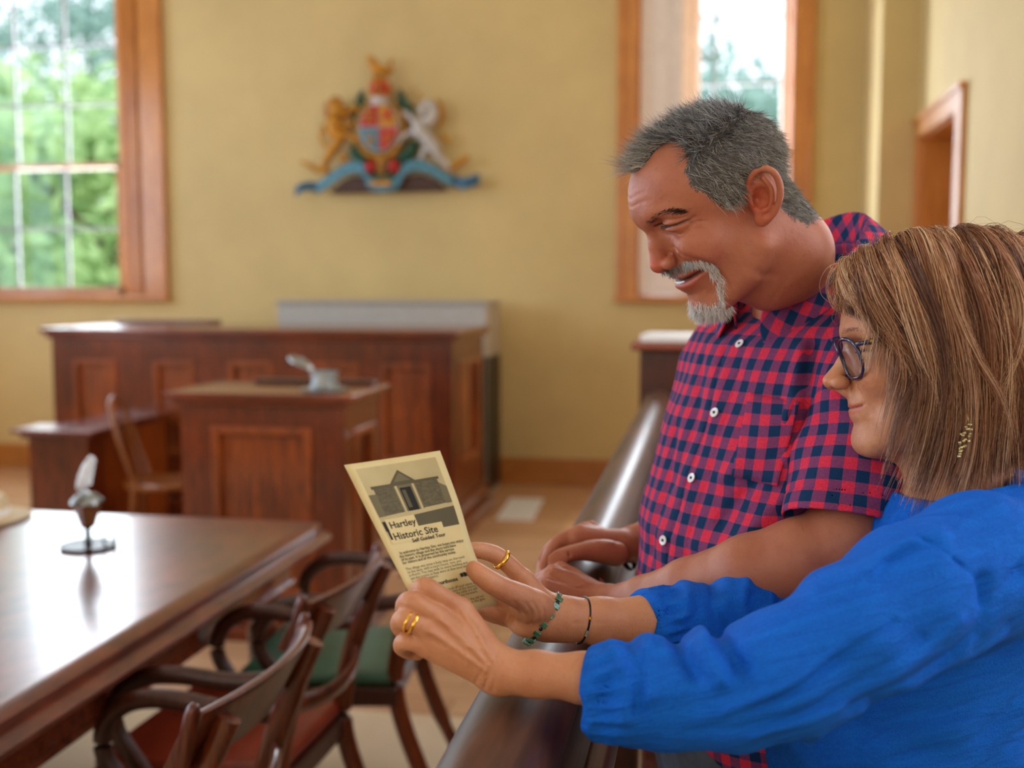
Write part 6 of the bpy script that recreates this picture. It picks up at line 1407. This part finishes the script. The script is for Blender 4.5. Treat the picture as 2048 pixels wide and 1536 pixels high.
# beaded bracelet
bc = np.array(wp(1086, 1238, 1.128)[:3]) / 1000; bx_ = N_(np.array(wp(1135, 1268, 1.128)[:3]) - np.array(wp(1050, 1206, 1.128)[:3])); up_ = N_(np.cross(bx_, CF)); dp_ = N_(np.cross(bx_, up_))
M['bead_g'] = plain('green_stone_beads', lin(84, 136, 100), .2, .1, var=.2, scale=200, Coat_Weight=.4); M['bead_k'] = plain('black_beads', lin(20, 20, 22), .2, var=.1)
bco = to_child(ring('beaded_bracelet', bc, bx_, 25.5, (.6, .6), M['black'], None), WOM)
for k in range(32):
    a = 2 * PI * k / 32; p_ = bc + (up_ * math.cos(a) * 1.08 + dp_ * math.sin(a) * .98) * .0262; g_ = k % 2 == 0; r = .0031 if g_ else .0026; m = MB()
    m.M = Matrix.Translation(Vector(p_)) @ Vector(bx_).to_track_quat('Z', 'Y').to_matrix().to_4x4() @ Matrix.Rotation(a, 4, 'Z')
    if g_: m.box(-r, r, -r, r, -r * 1.25, r * 1.25)
    else: m.lathe([(r * math.sin(q), -r * math.cos(q)) for q in np.linspace(.05, PI - .05, 7)], (0, 0, 0), 10)
    o = m.build('bead', M['bead_g' if g_ else 'bead_k'], None, bevel=.0006 if g_ else 0); o.parent = bco
cd = to_child(ring('cord_bracelet', np.array(wp(1163, 1240, 1.136)[:3]) / 1000, N_(np.array(wp(1200, 1246, 1.14)[:3]) - np.array(wp(1130, 1234, 1.13)[:3])), 24.0, (.8, 1.1), M['black'], None), WOM)
cc = np.array(wp(1163, 1240, 1.136)[:3]) / 1000; cx_ = N_(np.array(wp(1200, 1246, 1.14)[:3]) - np.array(wp(1130, 1234, 1.13)[:3])); cu_ = N_(np.cross(cx_, CF)); cd_ = N_(np.cross(cx_, cu_))
for s_ in (1, -1):
    for k, a in enumerate((.35, -.25, -.4)):
        if s_ < 0: continue
        p_ = cc + (-cu_ * math.sin(a) * 1 - 0 * cd_) * .0 + (cu_ * math.sin(a) + (-cd_ if cd_ @ CF > 0 else cd_) * math.cos(a)) * .0245; m = MB(); m.tube([tuple(p_ - cu_ * .0014), tuple(p_ + cu_ * .0014)], .0018, 8); o = m.build('metal_bead', M['gold' if k == 0 else 'pewter'], None); o.parent = cd
# ---- blue blouse
TB = np.array([[-420, 30, 120, 165], [-260, 34, 134, 172], [-160, 42, 132, 160], [-80, 38, 124, 150], [0, 18, 116, 150], [60, -4, 104, 158], [105, -16, 92, 152], [128, -18, 84, 128], [146, -20, 76, 104], [165, -22, 66, 86]], float)
wb2 = lambda px, py, d, r: tuple(BW_.l(at_d(px, py, d))) + (r,)
NSL = [wb2(1965, 1130, 1.01, 66), wb2(1835, 1195, .975, 64), wb2(1710, 1272, .955, 60), wb2(1585, 1345, .95, 55), wb2(1460, 1376, .962, 52), wb2(1340, 1388, .977, 48), wb2(1236, 1386, .985, 46), wb2(1186, 1380, .99, 35)]
FSL = [wb2(1845, 1020, 1.28, 62), wb2(1722, 1090, 1.26, 60), wb2(1600, 1200, 1.24, 46), wb2(1480, 1228, 1.21, 42), wb2(1390, 1240, 1.18, 39), wb2(1320, 1246, 1.16, 38), wb2(1290, 1246, 1.152, 32)]
vl = lambda px, py, d=.93: tuple(BW_.l(at_d(px, py, d)))
vdir = -(BW_.B.T @ CF)
BF = [([vl(1458, 1240), vl(1452, 1285), vl(1475, 1330)], 9, 9, vdir), ([vl(1425, 1262), vl(1412, 1300), vl(1430, 1345)], 8, -5, vdir), ([vl(1372, 1280), vl(1368, 1310), vl(1392, 1350)], 7, 8, vdir), ([vl(1310, 1290), vl(1290, 1330), vl(1300, 1390)], 8, -4, vdir),
      ([vl(1236, 1320), vl(1255, 1370), vl(1250, 1440)], 8, -4, vdir), ([vl(1272, 1310), vl(1285, 1350), vl(1275, 1420)], 6, 4, vdir),
      ([vl(1420, 1440), vl(1520, 1390), vl(1640, 1310), vl(1760, 1230)], 5, 2.6, vdir), ([vl(1440, 1410), vl(1540, 1360), vl(1660, 1275)], 4, -2, vdir), ([vl(1380, 1460), vl(1520, 1430), vl(1680, 1350), vl(1820, 1260)], 5, 2.4, vdir),
      ([vl(1500, 1460), vl(1640, 1400), vl(1780, 1330), vl(1900, 1230)], 6, -3, vdir), ([vl(1700, 1180), vl(1780, 1130), vl(1880, 1090)], 5, 2.4, vdir), ([vl(1740, 1140), vl(1810, 1090), vl(1900, 1060)], 5, -2.4, vdir),
      ([vl(1690, 1395), vl(1800, 1350), vl(1900, 1300), vl(1955, 1230), vl(1960, 1160)], 8, 6, vdir), ([vl(1960, 1270), vl(2010, 1180), vl(2048, 1150)], 8, 3, vdir), ([vl(1780, 1400), vl(1840, 1440), vl(1880, 1520)], 12, 5, vdir), ([vl(1960, 1300), vl(2030, 1260)], 8, 3, vdir),
      ([vl(1760, 1536), vl(1765, 1460), vl(1740, 1400)], 8, 4, vdir), ([vl(1620, 1536), vl(1630, 1470)], 8, -3, vdir), ([vl(1562, 1530, 1.0), vl(1566, 1480, 1.0)], 3, 2.5, vdir),
      ([vl(1905, 1120), vl(1950, 1160), vl(1960, 1210)], 2.0, 1.6, vdir), ([vl(1820, 1060), vl(1875, 1095), vl(1920, 1130)], 2.0, 1.4, vdir),
      ([vl(1850, 962, 1.2), vl(1800, 1010, 1.2), vl(1740, 1075, 1.2), vl(1700, 1110, 1.2)], 4, 3, vdir), ([vl(1838, 955, 1.2), vl(1780, 1005, 1.2), vl(1720, 1070, 1.2)], 4, -3, vdir), ([vl(1870, 1000, 1.1), vl(1820, 1050, 1.1), vl(1770, 1100, 1.1)], 4, 3, vdir), ([vl(1860, 1030, 1.1), vl(1800, 1080, 1.1)], 4, -3, vdir),
      ([vl(1600, 1150, 1.2), vl(1560, 1180, 1.2), vl(1555, 1230, 1.2)], 7, 6, vdir), ([vl(1500, 1155, 1.18), vl(1480, 1200, 1.18), vl(1490, 1240, 1.18)], 7, -4, vdir), ([vl(1440, 1165, 1.17), vl(1420, 1210, 1.17), vl(1440, 1250, 1.17)], 7, 5, vdir), ([vl(1370, 1175, 1.17), vl(1350, 1220, 1.17)], 7, -4, vdir)]
BFr = [(P, w, dep, dr, 70) for P, w, dep, dr in BF]
def cuffgather(q, C, r_cuff, nf):
    """gathers near a cuff: fine ridges that fade up the sleeve"""
    e = np.array(C[-1][:3]); f = np.array(C[-3][:3]); ax = N_(f - e); t = (q - e) @ ax; pv = q - e - t[:, None] * ax; u = N_(np.cross(ax, (0, 0, 1))); v = np.cross(ax, u); an = np.arctan2(pv @ v, pv @ u)
    return -5.0 * np.abs(np.sin(an * nf * .8 + t * .04 + .8 * np.sin(an * 3))) * np.exp(-((t - 18) / 14) ** 2) * (t > 2) + 1.2 * (np.abs(t - 2) < 5), t
def blouse_fn(q):
    d = torso_sdf(q, TB, 0); s1 = chain(q, NSL, 8); s2 = chain(q, FSL, 8)
    for s_, C, nf in ((0, NSL, 11), (1, FSL, 10)):
        sd_ = s1 if s_ == 0 else s2; m = sd_ < 15; g_, t = cuffgather(q, C, 30, nf); e = np.array(C[-1][:3]); near_ = np.linalg.norm(q - e, axis=1) < 110
        sd_ = np.where(near_, sd_ - g_, sd_); sd_ = np.where(near_, np.maximum(sd_, -t - 6), sd_)
        inner = np.maximum(chain(q, C[-3:]) + 5, -np.where(near_, -t + 26, 1e3) * -1); inner = np.maximum(np.where(near_, sd_ + 4.5, 99), t - 24); sd_ = smax(sd_, -inner, 1.5)
        if s_ == 0: s1 = sd_
        else: s2 = sd_
    d = smin(d, chain(q, [(-10, 100, 112, 46), NSL[0]], 10), 24); d = smin(d, chain(q, [(-10, -95, 112, 44), FSL[0]], 10), 24)
    m = np.abs(d) < 16
    d = smin(d, s1, 10); d = smin(d, s2, 10)
    m = np.abs(d) < 16
    if m.any():
        x = q[m]; dd = d[m]
        for P, w, dep, dr, rc in BFr: dd = dd + stroke(x, P, w, dep * 1.35, dr, rc)
        dd = dd + 1.6 * np.sin(x[:, 0] / 13 + 2 * np.sin(x[:, 2] / 27) + x[:, 1] / 30) * np.sin(x[:, 2] / 19 + x[:, 0] / 41) + 0.75 * np.sin((x[:, 2] * .8 + x[:, 0] * .5) / 4.5 + 1.5 * np.sin(x[:, 0] / 22)); d[m] = dd
    d = smax(d, -ell(q, (14, 8, 174), (66, 84, 38)), 4)
    d = np.maximum(d, -352 - q[:, 2]); return d
BLV, BLQ = sdf_mesh(blouse_fn, (-170, -270, -360), (470, 290, 190), 2.1); BLV = relax(BLV, BLQ, 1, .35)
blo = fast_mesh('blouse', BW_.w(BLV), BLQ, M['blue']); to_child(blo, WOM)
# trousers and shoes below the frame edge
M['jean'] = plain('dark_denim', lin(38, 48, 76), .85, scale=80)
def wleg(q):
    d = torso_sdf(q, np.array([[-440, 0, 112, 160], [-330, 10, 118, 160], [-310, 10, 116, 158]], float))
    for s_ in (1, -1): d = smin(d, chain(q, [(0, 80 * s_, -420, 78), (10, 85 * s_, -720, 52), (-5, 88 * s_, -1130, 42), (-5, 88 * s_, -1150, 42)]), 18)
    return d
zg = -BW_.o[2] * 1000
LV, LQ = sdf_mesh(wleg, (-170, -220, -1220), (200, 220, -290), 9); to_child(fast_mesh('trousers', BW_.w(LV), LQ, M['jean']), WOM)
for s_ in (1, -1):
    m = MB(); P = [BW_.w((x, 88 * s_, z)) for x, z in ((-55, zg + 38), (-30, zg + 42), (10, zg + 46), (60, zg + 38), (110, zg + 32), (150, zg + 28), (172, zg + 24))]
    m.tube([tuple(v) for v in P], [.028, .036, .038, .037, .036, .03, .014], 16, (1.05, .86)); to_child(m.build('shoe', M['shoe'], None, sub=1), WOM)
# ================================================================ the leaflet in her hands
PC = np.array([[at_d(688, 930, 1.020), at_d(880, 901, 1.060)], [at_d(742, 1037, 1.019), at_d(918, 1005, 1.064)], [at_d(798, 1146, 1.020), at_d(951, 1112, 1.070)], [at_d(852, 1250, 1.024), at_d(998, 1208, 1.082)]])
PN = N_(np.cross(PC[0, 1] - PC[0, 0], PC[3, 0] - PC[0, 0])); PN = PN if PN @ CF < 0 else -PN
def pat(u, v, off=0.):
    """u across 0..1, v down 0..1 on the gently curved sheet"""
    v3 = v * 3; i = min(int(v3), 2); t = v3 - i; Q = [2 * PC[0] - PC[1], *PC, 2 * PC[3] - PC[2]]; a, b, c, d = Q[i:i + 4]
    r = .5 * ((2 * b) + (c - a) * t + (2 * a - 5 * b + 4 * c - d) * t * t + (3 * b - a - 3 * c + d) * t ** 3)
    return r[0] + (r[1] - r[0]) * u - PN * (.004 * math.sin(PI * u)) * (1 - .3 * v) + PN * off
LF = empty('leaflet', tuple(PC[2, 0]), 0, 'cream paper leaflet with a grey courthouse picture and printed text, held in both hands', 'leaflet'); LFI = Matrix.Translation(Vector(tuple(PC[2, 0]))).inverted()
M['cream'] = plain('cream_paper', lin(226, 208, 152), .75, var=.02, scale=40)
def sheet(name, u0, u1, v0, v1, mat, off, nu=12, nv=24, thick=0, poly=None, sh=None):
    V = []; Fc = []
    for j in range(nv + 1):
        for i in range(nu + 1): V.append(tuple(pat(u0 + (u1 - u0) * i / nu, v0 + (v1 - v0) * j / nv, off)))
    for j in range(nv):
        for i in range(nu): k = j * (nu + 1) + i; Fc.append((k, k + 1, k + nu + 2, k + nu + 1))
    o = mesh_obj(name, V, Fc, mat); uv = [(i / nu, 1 - j / nv) for j in range(nv + 1) for i in range(nu + 1)]; set_uv(o, uv)
    if thick: s_ = o.modifiers.new('thick', 'SOLIDIFY'); s_.thickness = thick; s_.offset = 0
    return o
def lf(o, par=None):
    o.parent = par or LF; o.matrix_parent_inverse = LFI if par is None else Matrix.Identity(4); return o
page = lf(sheet('page', 0, 1, 0, 1, M['cream'], 0, thick=.0003))
def inks(name, c): return plain(name, lin(*c), .8, var=.05)
M['ink'] = inks('black_ink', (34, 34, 28)); M['ink2'] = inks('grey_ink', (96, 90, 66)); M['ink3'] = inks('mid_grey_ink', (120, 112, 82)); M['sky_ink'] = inks('pale_printed_sky', (200, 184, 136))
def stonemat():
    t = NT('printed_stonework'); at = t.n('Attribute', attribute_name='cloth'); b = t.n('TexBrick'); b.inputs['Scale'].default_value = 18; b.inputs['Color1'].default_value = lin(140, 130, 98); b.inputs['Color2'].default_value = lin(112, 104, 78); b.inputs['Mortar'].default_value = lin(88, 82, 62); b.inputs['Mortar Size'].default_value = .03
    t.l(at.outputs['Vector'], b.inputs['Vector']); n = t.n('TexNoise'); n.inputs['Scale'].default_value = 9; t.l(at.outputs['Vector'], n.inputs['Vector']); t.l(t.mix(t.math('MULTIPLY', n.outputs['Fac'], .8), b.outputs[0], lin(70, 64, 46)), t.b.inputs['Base Color']); t.set(Roughness=.8); return t.m
M['stone_ink'] = stonemat()
pic = lf(sheet('picture', .09, .93, .035, .46, M['sky_ink'], .00022, 10, 10))
def ppoly(name, pts, mat, off, par=None, k=7):
    """flat printed shape following the curved sheet (page u across, v down); 3 or 4 corners"""
    if len(pts) == 3: pts = [pts[0], pts[1], pts[1], pts[2]]; 
    A_, B_, C_, D_ = [np.array(q, float) for q in pts]; V = []; Fc = []; uv = []
    for j in range(k + 1):
        for i in range(k + 1):
            s_, t_ = i / k, j / k; q = (A_ * (1 - s_) + B_ * s_) * (1 - t_) + (D_ * (1 - s_) + C_ * s_) * t_; V.append(tuple(pat(q[0], q[1], off))); uv.append((q[0], -2 * q[1]))
    for j in range(k):
        for i in range(k): n = j * (k + 1) + i; Fc.append((n, n + 1, n + k + 2, n + k + 1))
    o = mesh_obj(name, V, Fc, mat); set_uv(o, uv); return lf(o, par)
b_ = .00035
ppoly('wall_print', [(.17, .17), (.40, .165), (.40, .33), (.17, .335)], M['stone_ink'], b_ + 0.00006, pic); ppoly('wall_print', [(.60, .165), (.86, .165), (.86, .32), (.60, .325)], M['stone_ink'], b_ + 0.00006, pic)
ppoly('wall_print', [(.09, .20), (.17, .20), (.17, .34), (.09, .34)], M['ink3'], b_ + 0.00006, pic); ppoly('wall_print', [(.86, .19), (.93, .22), (.93, .33), (.86, .32)], M['ink3'], b_ + 0.00006, pic)
ppoly('portico_print', [(.38, .155), (.62, .155), (.62, .33), (.38, .33)], M['ink3'], b_ + 0.00012, pic)
ppoly('pediment_print', [(.36, .155), (.50, .075), (.64, .155)], M['ink2'], b_ + 0.00015, pic); ppoly('pediment_face_print', [(.41, .146), (.50, .092), (.59, .146)], M['ink3'], b_ + 0.00024, pic)
ppoly('cornice_print', [(.15, .152), (.88, .152), (.88, .168), (.15, .170)], M['ink2'], b_ + 0.00021, pic)
for u0, u1 in ((.395, .42), (.58, .605)): ppoly('column_print', [(u0, .17), (u1, .17), (u1, .33), (u0, .33)], M['sky_ink'], b_ + 0.00024, pic)
ppoly('doorway_print', [(.44, .185), (.56, .185), (.56, .33), (.44, .33)], M['ink'], b_ + 0.00024, pic); ppoly('door_leaf_print', [(.455, .20), (.495, .20), (.495, .31), (.455, .31)], M['ink2'], b_ + 0.00033, pic)
ppoly('path_print', [(.09, .338), (.93, .322), (.93, .345), (.09, .365)], M['sky_ink'], b_ + 0.00012, pic); ppoly('lawn_print', [(.09, .365), (.93, .345), (.93, .46), (.09, .46)], M['ink2'], b_ + 0.00012, pic)
ppoly('title_block', [(.13, .355), (.47, .355), (.47, .425), (.13, .425)], M['cream'], b_ + 0.00030); ppoly('title_block', [(.09, .425), (.74, .425), (.74, .50), (.09, .50)], M['cream'], b_ + 0.00030)
ppoly('title_bar', [(.10, .37), (.125, .37), (.125, .475), (.10, .475)], M['ink'], b_ + 0.00042)
def text(name, s_, u, v, size, mat, bold=False, wide=1.0):
    cu = bpy.data.curves.new(name, 'FONT'); cu.body = s_; cu.size = 1; cu.offset = .018 if bold else 0; cu.resolution_u = 2
    o = bpy.data.objects.new('t', cu); COL.objects.link(o); bpy.context.view_layer.update(); dg = bpy.context.evaluated_depsgraph_get(); me = bpy.data.meshes.new_from_object(o.evaluated_get(dg)); bpy.data.objects.remove(o); bpy.data.curves.remove(cu)
    me.name = name; asp = .55
    for vt in me.vertices:
        x, y, z = vt.co; p = pat(u + x * size * wide, v - y * size * asp, b_ + 0.00048); vt.co = tuple(p)
    me.materials.clear(); me.materials.append(mat); ob = bpy.data.objects.new(name, me); COL.objects.link(ob); return lf(ob)
text('title_text', 'Hartley', .155, .412, .10, M['ink'], True); text('title_text', 'Historic Site', .14, .480, .105, M['ink'], True); text('subtitle_text', 'Self Guided Tour', .33, .512, .058, M['ink'], True)
text('heading_text', 'Hartley Courthouse', .15, .790, .062, M['ink'], True)
ln = ['In welcome to Hartley Site, we hope you enjoy', 'the historic village and the story told here', 'of its past. It is preserved by the service', 'for visitors and all the community today.', '', 'The village was once a busy stop on the road', 'to the west, with a court house, inns, and', 'a church. You may walk to every building and', 'see the rooms as they were at that time when', 'it served the district.']
M['inks'] = inks('thin_printed_ink', (104, 96, 66))
for k, s_ in enumerate(ln):
    if s_: text('body_text', s_, .10 if k else .12, .565 + k * .0195, .0425, M['inks'], k < 4, .98)
for k, s_ in enumerate(['The court house was built of local stone and', 'was used by the magistrates of the district.', 'The bench, the dock and the table are still', 'in place. Please take care of the furniture.', '', 'From here walk down the hill to the old inn', 'and the church before returning to the gate.']):
    if s_: text('body_text', s_, .12, .835 + k * .019, .0425, M['inks'], False, .98)
m = [(.70, .752), (.73, .742), (.80, .746), (.86, .742), (.86, .755), (.88, .756), (.88, .776), (.84, .778), (.83, .772), (.76, .774), (.73, .785), (.70, .775)]
for k in range(4):
    u0 = .71 + k * .042; ppoly('emblem_print', [(u0, .752 - .004 * (k % 2)), (u0 + .038, .750), (u0 + .040, .772 + .003 * (k % 2)), (u0 + .004, .776)], M['ink'], b_ + 0.00048)
